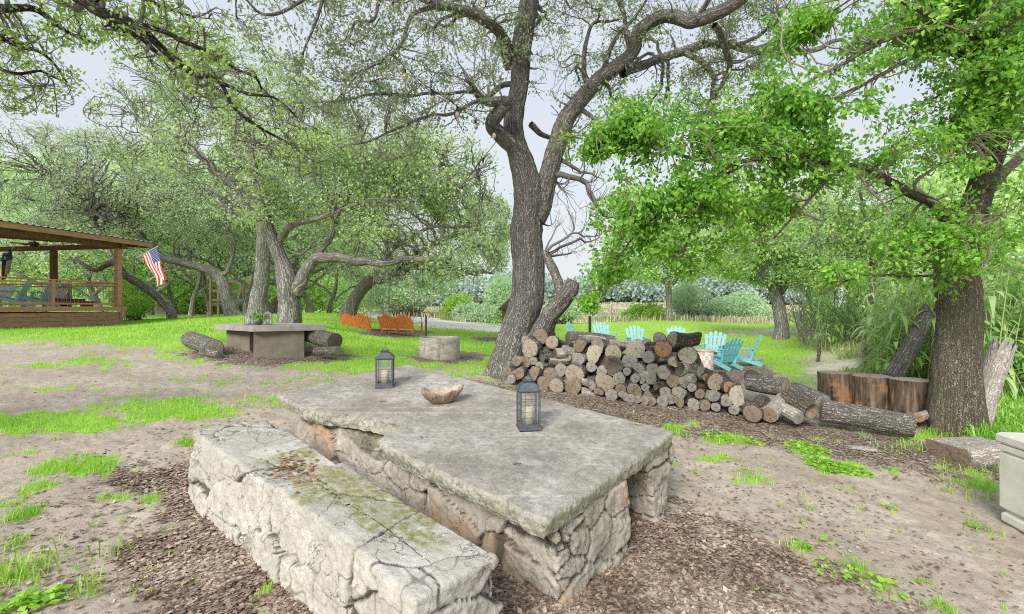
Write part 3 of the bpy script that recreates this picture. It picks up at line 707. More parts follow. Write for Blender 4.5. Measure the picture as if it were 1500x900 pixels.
    make_tree('elm_tree', 'large tree with vivid green leaves and rough brown trunk beside the cream box', 'tree', L, BL, BK_ELM, TW_BR, LF_ELM,
              n1=120, n2=900, n3=4600, leaf=(.050, .0165), perleaf=15, amp=.014, flare=.15, trunk_k=.74, soft=True, sides=64, wig=.10, seg=.045, gap=.475, gfreq=1.7, m1=1.8, m2=.8, m3=.35, minz=1.7, droop=.5, updir=.02, fold=True, twigr=.0022, jit=.05, shell=.2)

    # 3 dark limb that hangs in from a tree standing left of the camera
    L = [np.array([[-6.2, 2.6, gz1(-6.2, 2.6)-.1, .34], [-6.1, 2.7, 2.4, .30], [-5.6, 3.0, 4.4, .26], [*P(-60, -190, 4.3), .20], [*P(60, -60, 4.6), .14]]),
         rlimb([(60, -60, 4.6, 27), (110, -5, 4.8, 22), (150, 20, 4.9, 20), (180, 30, 5.0, 18), (215, 50, 5.1, 15), (235, 70, 5.2, 13), (260, 92, 5.3, 12), (290, 112, 5.4, 10), (325, 126, 5.5, 8), (345, 155, 5.6, 6), (370, 180, 5.7, 5), (420, 205, 5.8, 4)]),
         rlimb([(170, 28, 5.0, 13), (165, 38, 5.1, 11), (205, 55, 5.3, 9), (232, 78, 5.4, 8)]),
         rlimb([(200, 30, 5.0, 8), (240, 45, 5.1, 7), (265, 62, 5.2, 8), (290, 72, 5.3, 7), (320, 78, 5.4, 6), (345, 95, 5.5, 5), (375, 110, 5.6, 4), (385, 130, 5.7, 3)]),
         rlimb([(330, 126, 5.5, 6), (365, 140, 5.6, 5), (410, 145, 5.7, 4), (440, 170, 5.8, 3)]),
         rlimb([(-60, -100, 4.3, 26), (-40, -20, 4.8, 22), (0, 8, 5.2, 14), (50, 14, 5.5, 10), (95, 40, 5.8, 6), (140, 60, 6.0, 4)]),
         rlimb([(-80, 20, 5.0, 16), (-30, 52, 5.3, 9), (0, 62, 5.5, 7), (30, 72, 5.6, 6), (60, 78, 5.7, 5), (85, 100, 5.8, 4), (95, 120, 5.9, 3)]),
         rlimb([(-80, 90, 5.0, 14), (-20, 100, 5.4, 7), (20, 110, 5.6, 5), (60, 105, 5.8, 4), (90, 118, 5.9, 3)]),
         rlimb([(-100, -60, 4.6, 20), (-90, 40, 4.9, 16), (-80, 120, 5.2, 10), (-40, 180, 5.6, 6)]),
         rlimb([(130, 8, 4.9, 9), (190, -10, 5.2, 7), (250, 10, 5.5, 5), (290, 25, 5.7, 3)])]
    BL = [rblob(400, 190, 5.8, 75, 45, .5), rblob(330, 130, 5.5, 70, 45, .5), rblob(250, 60, 5.3, 80, 45, .6), rblob(180, 5, 5.2, 100, 40, .6), rblob(40, 20, 5.4, 90, 35, .6), rblob(20, 110, 5.6, 75, 55, .6),
          rblob(450, 230, 5.9, 50, 40, .4), rblob(-60, 60, 5.4, 60, 120, .8), rblob(280, 30, 5.6, 60, 30, .5), rblob(110, 45, 5.8, 50, 25, .3)]
    def bare2(p): return RG.random(len(p)) < .25
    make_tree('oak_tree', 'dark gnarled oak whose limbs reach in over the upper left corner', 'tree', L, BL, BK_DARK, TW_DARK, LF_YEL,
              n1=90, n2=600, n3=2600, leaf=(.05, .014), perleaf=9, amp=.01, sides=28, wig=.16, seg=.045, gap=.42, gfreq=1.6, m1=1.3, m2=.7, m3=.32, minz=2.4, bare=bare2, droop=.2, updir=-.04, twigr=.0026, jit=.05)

    # 4.. middle-distance oaks: every one with its own limbs
    def oak(label, limbs, blobs, **k):
        a = dict(r1=.085, trunk_k=.70, soft=False, n1=80, n2=560, n3=2600, leaf=(.075, .023), perleaf=10, amp=.014, sides=30, wig=.28, seg=.10, gap=.475, gfreq=.95, m1=4.5, m2=1.9, m3=.7, minz=1.6, twigr=.0075, jit=.13, droop=.1, flare=.12, group='oaks standing on the lawn')
        a.update(k); mb = a.pop('mb', BK_FAR); ml = a.pop('ml', LF_OAK); mt = a.pop('mt', TW_GREY); nm = a.pop('nm', 'oak_tree')
        make_tree(nm, label, 'tree', limbs, blobs, mb, mt, ml, **a)
    oak('forked grey oak directly behind the small concrete table, its right limb sweeping far right',
        [rlimb([(424, 486, 13, 50), (424, 440, 13, 40), (420, 410, 13, 40), (412, 385, 13, 28), (402, 355, 12.9, 26), (392, 330, 12.8, 24), (385, 290, 12.6, 18), (370, 240, 12.4, 14), (360, 180, 12.2, 9)]),
         rlimb([(428, 425, 13, 30), (445, 395, 13, 24), (462, 380, 12.9, 22), (500, 378, 12.8, 18), (550, 385, 12.6, 15), (600, 382, 12.4, 11), (650, 385, 12.2, 7), (700, 400, 12, 4)]),
         rlimb([(458, 384, 12.9, 16), (475, 360, 13.2, 12), (500, 310, 13.5, 11), (520, 270, 13.8, 9), (530, 230, 14, 6)]),
         rlimb([(402, 352, 12.9, 16), (425, 330, 12.6, 13), (470, 320, 12.3, 10), (520, 300, 12, 7), (600, 290, 11.8, 5)]),
         rlimb([(392, 330, 12.8, 14), (350, 290, 12.9, 12), (310, 240, 13, 9), (260, 200, 13, 5)]),
         rlimb([(560, 384, 12.6, 9), (590, 355, 12.7, 8), (640, 330, 12.8, 6), (690, 330, 12.8, 4)])],
        [rblob(500, 270, 13, 130, 65, 2.0), rblob(620, 300, 12.8, 115, 65, 1.8), rblob(675, 380, 12.4, 70, 32, 1.2), rblob(420, 250, 12.8, 110, 70, 1.8), rblob(560, 230, 13, 120, 60, 1.6),
         rblob(330, 220, 13, 100, 60, 1.5), rblob(370, 290, 12.5, 55, 45, 1.0), rblob(660, 260, 12.8, 75, 60, 1.4), rblob(560, 345, 12.5, 60, 14, 1.0), rblob(600, 255, 12.9, 90, 60, 1.4)],
        n3=3700, n2=850, n1=120, group=None, gap=.49, gfreq=1.1)
    oak('tall upright grey oak trunk just left of the forked oak, behind the small concrete table',
        [rlimb([(377, 484, 16, 46), (380, 440, 16, 34), (384, 390, 16, 28), (386, 340, 16, 27), (382, 280, 16, 22), (340, 200, 16, 15), (300, 130, 16, 8)]),
         rlimb([(385, 330, 16, 18), (410, 260, 16.5, 13), (440, 190, 17, 8)]), rlimb([(383, 300, 16, 16), (340, 260, 15.5, 12), (290, 230, 15, 8), (230, 215, 14.6, 5)])],
        [rblob(330, 150, 16, 150, 80, 2.6), rblob(250, 200, 15.5, 110, 70, 2.2), rblob(420, 190, 16.5, 120, 70, 2.4), rblob(270, 110, 16.2, 80, 60, 1.6)], n3=2500, ml=LF_OAK, group=None)
    oak('dark leaning oak that carries the two orange porch swings',
        [rlimb([(508, 474, 21, 44), (514, 450, 21, 28), (530, 425, 21, 25), (552, 405, 20.6, 22), (580, 392, 20, 18), (610, 375, 19.4, 14), (650, 350, 19, 9), (690, 340, 19, 6)]),
         rlimb([(555, 410, 20.6, 20), (578, 402, 20, 17), (610, 395, 19, 12), (660, 392, 18, 8), (720, 400, 17.5, 4)]),
         rlimb([(575, 395, 20, 12), (560, 350, 20, 9), (540, 310, 20, 6)])],
        [rblob(640, 330, 19.5, 110, 60, 3), rblob(700, 380, 18.5, 50, 38, 1.8), rblob(560, 330, 20, 110, 60, 3), rblob(600, 400, 19, 60, 25, 1.4), rblob(715, 330, 19, 40, 50, 2)], n3=2800, group=None, mb=BK_OAK)
    oak('curving oak whose long limb arches left over the lawn toward the flag',
        [rlimb([(343, 470, 22, 34), (335, 445, 22, 24), (328, 420, 22, 22), (318, 402, 22, 20), (295, 392, 21.8, 16), (265, 385, 21.5, 14), (240, 378, 21.2, 12), (215, 355, 21, 9), (180, 320, 21, 6)]),
         rlimb([(322, 405, 22, 12), (335, 395, 22, 10), (340, 360, 22, 8), (330, 300, 22, 6)])],
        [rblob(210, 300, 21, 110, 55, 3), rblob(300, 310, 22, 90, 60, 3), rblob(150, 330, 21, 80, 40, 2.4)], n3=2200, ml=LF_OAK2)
    oak('curved pale oak trunk beside the corner of the porch leaning left behind it',
        [rlimb([(252, 474, 20, 20), (247, 455, 20, 15), (232, 437, 20, 15), (210, 420, 20, 14), (185, 405, 20, 13), (165, 385, 20.3, 12), (140, 395, 20.8, 8), (110, 380, 21.2, 6)]),
         rlimb([(168, 388, 20.3, 10), (150, 350, 20.6, 8), (120, 300, 21, 6), (90, 260, 21.5, 4)])],
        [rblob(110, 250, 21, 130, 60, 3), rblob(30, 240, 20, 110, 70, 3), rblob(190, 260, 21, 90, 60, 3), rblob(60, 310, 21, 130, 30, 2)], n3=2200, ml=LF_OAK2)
    spec = [('slim dark oak with a low fork seen left of the play set', 207, 459, 30, 12, -10, 70), ('thin oak trunk standing alone between the porch corner and the play set', 279, 463, 31, 9, 12, 85),
            ('small dark-stemmed oak just left of the green play canopy', 307, 462, 33, 9, -6, 60), ('dark oak with spreading fork right of the play set', 361, 465, 24, 14, 14, 95),
            ('pale leaning trunk glimpsed between the forked oak and the upright oak', 398, 465, 27, 14, 24, 70), ('distant oak left of the hammock with a thick low trunk', 455, 461, 36, 12, -14, 60),
            ('far oak just behind the blue hammock', 482, 459, 40, 9, 8, 50), ('far pale oak trunk close to the left fence', 218, 457, 42, 16, 4, 50), ('far oak with crooked stem near the fence corner', 258, 457, 44, 10, -8, 45),
            ('far slim oak beyond the upright oak', 345, 458, 42, 8, 6, 50), ('far oak seen through the wire of the porch rail', 150, 458, 34, 12, -14, 60), ('far oak seen left of the porch posts', 60, 458, 32, 14, 10, 70)]
    for lab, px, py, dd, w, lean, h in spec:
        s = RG.choice([-1, 1]); q = 1.0*h/70
        py = float(proj(*GD(px, dd))[1])+1
        L = [rlimb([(px, py+3, dd, w*1.3), (px+lean*.3, py-h*.3, dd, w), (px+lean, py-h*.6, dd, w*.85), (px+lean*1.4, py-h, dd, w*.6), (px+lean*1.5+s*10, py-h*1.7, dd, w*.35)]),
             rlimb([(px+lean, py-h*.55, dd, w*.6), (px+lean+s*h*.5, py-h*.9, dd-.5, w*.5), (px+lean+s*h*1.1, py-h*1.2, dd-1, w*.3), (px+lean+s*h*1.8, py-h*1.7, dd-1, w*.2)]),
             rlimb([(px+lean*.8, py-h*.45, dd, w*.5), (px+lean-s*h*.6, py-h*.8, dd+.5, w*.4), (px+lean-s*h*1.3, py-h*1.1, dd+1, w*.2)])]
        BL = [rblob(px+lean*1.4, py-h*1.75, dd, h*1.5, h*.7, dd*.1), rblob(px+lean+s*h, py-h*1.35, dd, h*.9, h*.45, dd*.08), rblob(px+lean-s*h, py-h*1.3, dd, h*.9, h*.45, dd*.08)]
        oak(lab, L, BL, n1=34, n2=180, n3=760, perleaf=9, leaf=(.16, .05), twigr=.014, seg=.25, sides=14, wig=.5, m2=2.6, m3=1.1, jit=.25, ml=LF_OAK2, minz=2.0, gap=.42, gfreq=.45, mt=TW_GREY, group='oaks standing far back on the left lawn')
    # right side middle distance
    oak('medium tree with pale fissured trunk and soft green crown beyond the turquoise chairs',
        [rlimb([(1146, 503, 20, 30), (1143, 470, 20, 25), (1136, 435, 20, 23), (1125, 410, 20, 16), (1105, 380, 20, 11), (1080, 340, 20, 7)]),
         rlimb([(1138, 440, 20, 16), (1142, 400, 20, 12), (1150, 350, 20, 8), (1160, 300, 20, 5)]), rlimb([(1140, 438, 20, 13), (1165, 400, 19.5, 9), (1190, 370, 19, 6)]), rlimb([(1130, 425, 20, 9), (1090, 405, 19.6, 6), (1060, 395, 19, 4)])],
        [rblob(1120, 320, 20, 80, 45, 2.4), rblob(1090, 370, 19.5, 70, 40, 2), rblob(1180, 350, 20, 70, 55, 2.2), rblob(1140, 390, 19.6, 90, 30, 1.6), rblob(1200, 400, 19, 40, 30, 1.4)],
        n3=3200, perleaf=14, leaf=(.10, .03), ml=LF_MID, group=None, gap=.38, wig=.3, nm='hackberry_tree')
    oak('slender trunk tree standing on the crest of the grassy mound',
        [rlimb([(980, 474, 30, 17), (980, 450, 30, 13), (979, 425, 30, 12), (975, 395, 30, 9), (970, 350, 30, 6), (960, 310, 30, 4)]), rlimb([(979, 425, 30, 8), (1000, 395, 30, 6), (1025, 370, 30, 4)]), rlimb([(979, 420, 30, 8), (950, 390, 30, 6), (925, 360, 30, 3)])],
        [rblob(960, 330, 30, 60, 45, 3.2), rblob(925, 365, 30, 45, 35, 3), rblob(1015, 370, 30, 50, 35, 3), rblob(970, 395, 29.5, 65, 22, 2.4), rblob(930, 300, 30.5, 30, 26, 2)],
        n3=2200, leaf=(.16, .05), ml=LF_MID, group=None, twigr=.008, jit=.22, seg=.2, gap=.40, m3=1.0, nm='ash_tree')
    # thin trunk and leaning log-like trunk at right
    oak('thin crooked bare trunk standing in the rough grass left of the big right-hand tree',
        [rlimb([(1281, 526, 12.5, 17), (1281, 490, 12.5, 12), (1279, 460, 12.5, 11), (1277, 430, 12.5, 11), (1279, 390, 12.5, 9), (1270, 340, 12.4, 7), (1260, 280, 12.2, 5)]), rlimb([(1278, 400, 12.5, 6), (1300, 350, 12.6, 5), (1320, 310, 12.7, 3)])],
        [rblob(1260, 290, 12.5, 90, 45, 1.4), rblob(1300, 340, 12.8, 70, 40, 1.2), rblob(1230, 350, 12.6, 60, 40, 1.2)], n1=30, n2=200, n3=1100, perleaf=9, leaf=(.08, .026), ml=LF_MID, mb=BK_ELM, group=None, gap=.46, sides=16, nm='young_tree')

def leafcloud(name, label, cat, blobs, n, L, W, mat, stems=None, gap=.42, gf=.6, kind=None, group=None, seed=9, stick=True):
    """bush: leaf faces in clumps on short stems"""
    b = np.asarray(blobs, float); c = b[:, :3].mean(0); base = np.array([c[0], c[1], gz1(c[0], c[1])])
    pts = sample_blobs(blobs, n//6, seed, gap, gf, .6)
    pts = pts[pts[:, 2] > gz(pts[:, 0], pts[:, 1])-.1]
    C = (pts[:, None]+RG.normal(size=(len(pts), 6, 3))*L*.9).reshape(-1, 3)
    lc = np.clip(np.repeat(RG.random(len(pts)), 6)*.5+RG.random(len(C))*.5, 0, 1)
    if stick:
        root = empty(name, base, 0, label, cat, group)
        k = RG.choice(len(pts), min(70, len(pts)), replace=False); tg = pts[k]
        foot = base+np.stack([RG.normal(size=len(k))*b[:, 3].mean()*.25, RG.normal(size=len(k))*b[:, 4].mean()*.25, 0*k], -1)
        foot[:, 2] = gz(foot[:, 0], foot[:, 1])-.03
        t = np.linspace(0, 1, 7)[None, :, None]; Q = foot[:, None]*(1-t)+tg[:, None]*t+vn3(tg[:, None]+t*3, 4)*.25*np.sin(np.pi*t)*np.linalg.norm(tg-foot, axis=1)[:, None, None]
        R = (.012+.0006*c[1])*(1-t[..., 0]*.7)*np.ones((len(k), 1))
        V, Qd, bk, _ = tubes(Q, R, 4); B = Acc(); B.add(V, [Qd], bk)
        B.build('stems', TW_BR, root, loc=base)
        leaves('foliage', C, L, W, mat, root, lc=lc, loc=base)
        return root
    o = leaves(name, C, L, W, mat, None, lc=lc)
    return tag(o, label, cat, group, kind)

def build_bushes():
    def B(px, py, d, rx, ry, rd): return rblob(px, py, d, rx, ry, rd)
    g = 'bushes at the edge of the lawn'
    leafcloud('bush', 'wide pale green bush behind the turquoise chairs right of the mound tree', 'bush', [B(1080, 452, 36, 45, 18, 2), B(1045, 458, 36, 24, 12, 1.4), B(1115, 462, 35, 26, 14, 1.6), B(1090, 440, 36, 20, 14, 1)], 15000, .15, .05, LF_BUSH, group=g, gap=.42, gf=1.1)
    leafcloud('bush', 'yellow-green shrub in front of the dry field left of the mound tree', 'bush', [B(948, 458, 33, 26, 11, 1.6), B(925, 464, 33, 14, 6, 1)], 6000, .13, .045, LF_YEL, group=g, gap=.4)
    leafcloud('bush', 'blue-green leafy bush at the end of the pale drive', 'bush', [B(690, 462, 33, 28, 15, 1.8)], 9000, .13, .045, LF_BUSH, group=g, gap=.3)
    leafcloud('bush', 'tall feathery pale bush left of the big oak trunk', 'bush', [B(735, 440, 32, 24, 36, 1.8), B(722, 465, 32, 18, 14, 1.4)], 9000, .14, .045, LF_BUSH, group=g, gap=.36)
    leafcloud('bush', 'bright yellow-green sapling above the pale drive', 'bush', [B(672, 447, 35, 20, 14, 1.5), B(660, 462, 35, 18, 10, 1.2)], 4500, .14, .045, LF_YEL, group=g, gap=.4)
    leafcloud('bush', 'small airy tree with bluish leaves behind the two porch swings', 'bush', [B(600, 425, 40, 50, 28, 3), B(570, 440, 40, 30, 20, 2), B(640, 410, 40, 30, 22, 2)], 12000, .18, .06, LF_BUSH, group=g, gap=.4)
    leafcloud('bush', 'low pale shrub just right of the big oak trunk', 'bush', [B(825, 455, 30, 26, 14, 1.4)], 4500, .12, .04, LF_BUSH, group=g, gap=.38)
    leafcloud('bush', 'dense green shrub hugging the right corner of the wooden porch', 'bush', [B(192, 432, 24, 18, 28, 1.2), B(200, 448, 23, 12, 14, .8)], 8000, .09, .03, LF_YEL, group=g, gap=.3)
    leafcloud('bush', 'small twiggy tree with grey-green leaves right of the mound tree', 'bush', [B(1012, 440, 36, 26, 26, 2.2)], 4500, .14, .045, LF_BUSH, group=g, gap=.45)
    # masses
    S = [B(x, 405+8*math.sin(x*.05), 48, 75, 52, 3) for x in range(-120, 560, 70)]
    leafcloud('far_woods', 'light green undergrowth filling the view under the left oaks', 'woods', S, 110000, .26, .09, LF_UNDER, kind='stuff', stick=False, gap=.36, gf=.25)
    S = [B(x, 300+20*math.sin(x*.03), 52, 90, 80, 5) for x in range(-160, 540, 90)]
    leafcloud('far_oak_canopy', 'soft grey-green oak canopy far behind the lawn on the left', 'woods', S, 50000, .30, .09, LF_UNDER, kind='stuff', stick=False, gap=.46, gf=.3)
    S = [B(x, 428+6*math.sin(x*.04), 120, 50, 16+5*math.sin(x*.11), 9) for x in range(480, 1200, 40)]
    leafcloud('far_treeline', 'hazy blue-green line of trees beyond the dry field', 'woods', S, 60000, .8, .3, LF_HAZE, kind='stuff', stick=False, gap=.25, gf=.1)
    S = [B(1200, 425, 24, 50, 55, 2), B(1260, 400, 22, 60, 80, 2.5), B(1330, 380, 18, 70, 110, 2.5), B(1420, 360, 15, 90, 130, 2.5), B(1500, 380, 12, 70, 140, 2), B(1560, 350, 11, 70, 150, 2)]
    leafcloud('thicket', 'dense green thicket closing the view on the right behind the big tree', 'thicket', S, 130000, .13, .042, LF_UNDER, kind='stuff', stick=False, gap=.40, gf=.5)
    # bare dead stems in the thicket
    n = 260; px = RG.uniform(1170, 1330, n); d = RG.uniform(15, 22, n); x = (px-750)/F*d; z = gz(x, d)
    t = np.linspace(0, 1, 6)[None, :, None]; f = np.stack([x, d, z], -1); top = f+np.stack([RG.normal(size=n)*1.0, RG.normal(size=n)*.5, RG.uniform(.8, 2.6, n)], -1)
    Q = f[:, None]*(1-t)+top[:, None]*t+vn3(f[:, None]+t*4, 6)*.3*np.sin(np.pi*t)
    V, Qd, bk, _ = tubes(Q, np.full((n, 6), .009), 4); a = Acc(); a.add(V, [Qd], bk); o = a.build('dead_stems', TW_GREY, None)
    tag(o, 'tangle of bare grey stems at the foot of the thicket', 'brush', kind='stuff')

def build_reeds():
    m = m_leaf('reed_leaf', (.22, .40, .11), (.42, .66, .20), (.68, .80, .44), .4, .8)
    V = []; Q = []; LC = []; nb = 0
    st = Acc()
    spots = []
    for i in range(300):
        r = RG.random()
        if r < .5: px, d = RG.uniform(1285, 1400), RG.uniform(8.5, 12.5)
        elif r < .85: px, d = RG.uniform(1430, 1560), RG.uniform(6.8, 9.5)
        else: px, d = RG.uniform(1200, 1300), RG.uniform(15, 18)
        spots.append((px, d))
    for px, d in spots:
        b = GD(px, d); H = RG.uniform(1.1, 2.5); lean = RG.normal(size=2)*.12*H
        top = b+np.array([lean[0], lean[1], H])
        t = np.linspace(0, 1, 8)[:, None]; C = b*(1-t)+top*t; C[:, :2] += (t**2)*lean*.5
        v, q, bk, _ = tubes(C[None], (np.linspace(.013, .005, 8))[None], 5); st.add(v, [q], bk)
        for k in range(RG.integers(9, 14)):
            f = RG.uniform(.2, 1.0); c = b*(1-f)+top*f; az = RG.uniform(0, 6.28); L = RG.uniform(.35, .65)
            dr = np.array([math.cos(az), math.sin(az), 0]); sd = np.array([-math.sin(az), math.cos(az), 0])
            s = np.linspace(0, 1, 6)[:, None]
            ln = c+dr*L*(s*.9-.15*s**3)+np.array([0, 0, 1])*L*(.65*s-1.0*s**2*RG.uniform(.6, 1.2))
            w = .040*np.sin(np.pi*np.clip(s*.85+.15, 0, 1))
            vv = np.concatenate([ln-sd*w, ln+sd*w]); V.append(vv)
            i = np.arange(5); Q.append(np.stack([i, i+6, i+7, i+1], -1)+nb); nb += 12
            LC.append(np.full(12, RG.random()))
    st.build('reed_stalks', m_simple('reed_stalk', (.32, .42, .16), (.45, .42, .25), 3, bump=0), None)
    tag(bpy.data.objects['reed_stalks'], 'thin upright stalks of the giant cane behind the big right-hand tree', 'reeds', kind='stuff')
    o = mesh('reeds', np.vstack(V), [np.vstack(Q)], [m], attrs={'lc': np.concatenate(LC)})
    tag(o, 'long drooping leaves of the giant cane behind the big right-hand tree', 'reeds', kind='stuff')
# ---------------------------------------------------------------- stone furniture in the foreground
U1 = np.array([.655, .755, 0]); U1 /= np.linalg.norm(U1)
U2 = np.array([-.74, .673, 0]); U2 /= np.linalg.norm(U2)
def boxgrid(nx, ny, nz):
    fs = []
    def face(a, b, fix, fv, na, nb):
        A, B = np.meshgrid(np.arange(na+1), np.arange(nb+1), indexing='ij')
        P_ = np.zeros((na+1, nb+1, 3), int); P_[..., a] = A; P_[..., b] = B; P_[..., fix] = fv
        q = np.stack([P_[:-1, :-1], P_[1:, :-1], P_[1:, 1:], P_[:-1, 1:]], 2).reshape(-1, 4, 3)
        fs.append(q if fv == 0 and False else q)
        return q
    N_ = (nx, ny, nz); out = []
    for fix in range(3):
        a, b = (fix+1) % 3, (fix+2) % 3
        for fv in (0, N_[fix]):
            q = face(a, b, fix, fv, N_[a], N_[b])
            out.append(q if fv else q[:, ::-1])
    q = np.concatenate(out).reshape(-1, 3)
    key = q[:, 0]*4000000+q[:, 1]*2000+q[:, 2]
    u, first, inv = np.unique(key, return_index=True, return_inverse=True)
    return q[first]/np.array([nx, ny, nz]), inv.reshape(-1, 4)
def stone_body(name, corner, size, rz_axes, parent, mat, res, cell, amp, crack, seed, zfun=None, rnd=.03, taper=0., extra=None, shape=None):
    """rough block of mortared stones; corner = low near corner, size along U1, U2, Z"""
    a1, a2 = rz_axes
    n = [max(3, int(round(s/res))) for s in size]
    g, Fq = boxgrid(*n)
    p = g*np.array(size)
    lo, hi = np.full(3, rnd), np.array(size)-rnd
    q = np.clip(p, lo, hi); D = p-q; nr = nrm(D+1e-9*(p-np.array(size)/2)); L = np.linalg.norm(D, axis=1)
    p = q+nr*np.minimum(L, rnd)[:, None]
    if taper: p[:, :2] = (p[:, :2]-np.array(size)[:2]/2)*(1+taper*(1-p[:, 2:3]/size[2]))+np.array(size)[:2]/2
    rg = np.random.default_rng(seed)
    w = p+vn3(p*3.5, seed)*.10+vn3(p*14, seed+1)*.03
    ns = int(max(10, 3*(size[0]*size[1]+size[1]*size[2]+size[0]*size[2])*2/cell**2*.5))
    S = rg.random((ns, 3))*(np.array(size)+.1)-.05
    # push seeds towards the surface
    k = rg.integers(0, 3, ns); s = rg.integers(0, 2, ns); S[np.arange(ns), k] = s*np.array(size)[k]+(0.5-s)*2*.04
    d = np.linalg.norm((w[:, None]-S[None])*np.array([1, 1, 1.35]), axis=2)
    o = np.argsort(d, axis=1)[:, :2]; f1 = d[np.arange(len(d)), o[:, 0]]; f2 = d[np.arange(len(d)), o[:, 1]]
    e = (f2-f1); cid = rg.random(ns)[o[:, 0]]
    crk = np.exp(-(e/crack)**2)
    fb = fbm(p*6, 4, seed+3)-.5; ff = fbm(p*28, 3, seed+8)-.5
    cq = 1-np.abs(fbm(p*3.2, 3, seed+20)*2-1)*1.0; fine_cr = sstep(.965, 1.0, cq)
    tl_ = nrm(rg.normal(size=(ns, 3)))*.085
    facet = ((p-S[o[:, 0]])*tl_[o[:, 0]]).sum(1)
    S2 = rg.random((ns*6, 3))*np.array(size); w2 = p+vn3(p*9, seed+4)*.05
    d2 = np.concatenate([((w2[i:i+4000, None]-S2[None])**2).sum(-1).argmin(1) for i in range(0, len(w2), 4000)])
    t2 = nrm(rg.normal(size=(ns*6, 3)))*.075; facet2 = np.clip(((p-S2[d2])*t2[d2]).sum(1), -.007, .007)
    off = (cid-.5)*amp*1.1+np.clip(facet, -.02, .02)+fb*amp*.8+ff*amp*1.1+(fbm(p*60, 2, seed+50)-.5)*amp*.5-crk*amp*1.5
    top = nr[:, 2] > .7
    off = np.where(top, off*.4, off)
    p = p+nr*off[:, None]
    if shape is not None: p = shape(p, g)
    W = np.asarray(corner)[None, :]+p[:, :1]*a1+p[:, 1:2]*a2+p[:, 2:3]*np.array([0, 0, 1])
    if zfun is not None: W[:, 2] += zfun(p)
    moss = sstep(.45, .62, fbm(p*2.6, 4, seed+5)+.12*(nr[:, 2] > .5))*np.where(nr[:, 2] > .4, 1, .25)
    if extra is not None: moss = extra(p, nr, moss)
    o = mesh(name, W, [Fq], [mat], parent, attrs={'crack': np.clip(crk+fine_cr*.6, 0, 1), 'cell': cid, 'moss': moss}, loc=None if parent is not None else corner)
    return o
def m_stone(name, c1, c2, c3, mossc, mossc2, orange=0.):
    m, nt, out = newmat(name); n = N(nt)
    v = n.co('Object'); cr = n.attr('crack').outputs['Fac']; ce = n.attr('cell').outputs['Fac']; mo = n.attr('moss').outputs['Fac']
    a = n.noise(v, 6, 7, .68); b = n.noise(v, 40, 5, .7); c = n.noise(v, 150, 3, .7)
    col = n.ramp(a, [(.3, c3), (.48, c1), (.7, c2)])
    col = n.mix(n.rng(ce, 0, 1, 0, .5), col, c3)
    col = n.mix(n.rng(n.noise(v, 2.2, 5, .65), .5, .68, 0, .5), col, tuple(x*.62 for x in c1))
    col = n.mix(n.rng(n.noise(v, 75, 4, .8), .54, .66, 0, .65), col, tuple(x*.45 for x in c1))
    if orange:
        col = n.mix(n.math('MULTIPLY', n.math('MULTIPLY', n.rng(n.noise(v, 2.3, 3), .5, .66), n.rng(ce, .3, .6)), orange), col, (.56, .36, .22))
    col = n.mix(n.rng(b, .54, .75, 0, .55), col, tuple(x*.5 for x in c3))
    col = n.mix(n.rng(c, .58, .72, 0, .5), col, (.70, .68, .63))
    pit = n.math('ABSOLUTE', n.math('SUBTRACT', n.noise(v, 4.2, 5, .62), .5))
    pm = n.rng(n.noise(v, 3.3, 2), .50, .58); col = n.mix(n.math('MULTIPLY', pm, n.rng(pit, .0, .006, .6, 0)), col, tuple(x*.3 for x in c3))
    mc = n.mix(n.rng(b, .35, .65), mossc, mossc2)
    col = n.mix(n.math('MULTIPLY', mo, n.rng(n.noise(v, 18, 5, .7), .34, .56)), col, mc)
    col = n.mix(n.rng(cr, .22, .8, 0, .92), col, (.10, .088, .072))
    h = n.math('ADD', n.math('MULTIPLY', b, .7), n.math('ADD', n.math('MULTIPLY', c, .35), n.math('MULTIPLY', pm, n.rng(pit, 0, .008, -.6, 0))))
    n.bsdf(out, col, .93, n.bump(h, 1., .012), spec=.12)
    return m
def m_slab():
    m, nt, out = newmat('weathered_concrete_slab'); n = N(nt)
    v = n.co('Object')
    a = n.noise(v, 1.8, 6, .62); b = n.noise(v, 22, 6, .72); c = n.noise(v, 130, 3, .75)
    col = n.ramp(a, [(.32, (.26, .23, .195)), (.48, (.42, .38, .33)), (.64, (.60, .56, .495))])
    col = n.mix(n.rng(b, .34, .62, .7, 0), col, (.15, .132, .115))
    col = n.mix(n.rng(n.noise(v, 9, 5, .7), .5, .62, 0, .5), col, (.20, .18, .16))
    col = n.mix(n.rng(c, .52, .68, 0, .6), col, (.66, .63, .59))
    # pale scuffed patches and a few long pale scratches
    col = n.mix(n.rng(n.noise(v, 3.1, 4, .5), .61, .70, 0, .6), col, (.56, .53, .49))
    ed = n.attr('edge').outputs['Fac']
    ms = n.mix(n.rng(n.noise(v, 30, 5, .7), .4, .62), (.27, .25, .19), (.56, .54, .46))
    ms = n.mix(n.rng(n.noise(v, 70, 4, .7), .56, .66, 0, .9), ms, (.05, .045, .035))
    ms = n.mix(n.rng(n.noise(v, 7, 4, .7), .48, .64, 0, .55), ms, (.24, .245, .12))
    col = n.mix(ed, col, ms)
    spots = n.vor(v, 19); col = n.mix(n.rng(spots, .05, .12, .6, 0), col, (.06, .055, .045))
    h = n.math('ADD', n.math('MULTIPLY', b, .5), n.math('MULTIPLY', c, .5))
    h = n.math('ADD', h, n.math('MULTIPLY', n.math('MULTIPLY', n.vor(v, 36), ed), .9))
    n.bsdf(out, col, .9, n.bump(h, .8, .01), spec=.15); return m

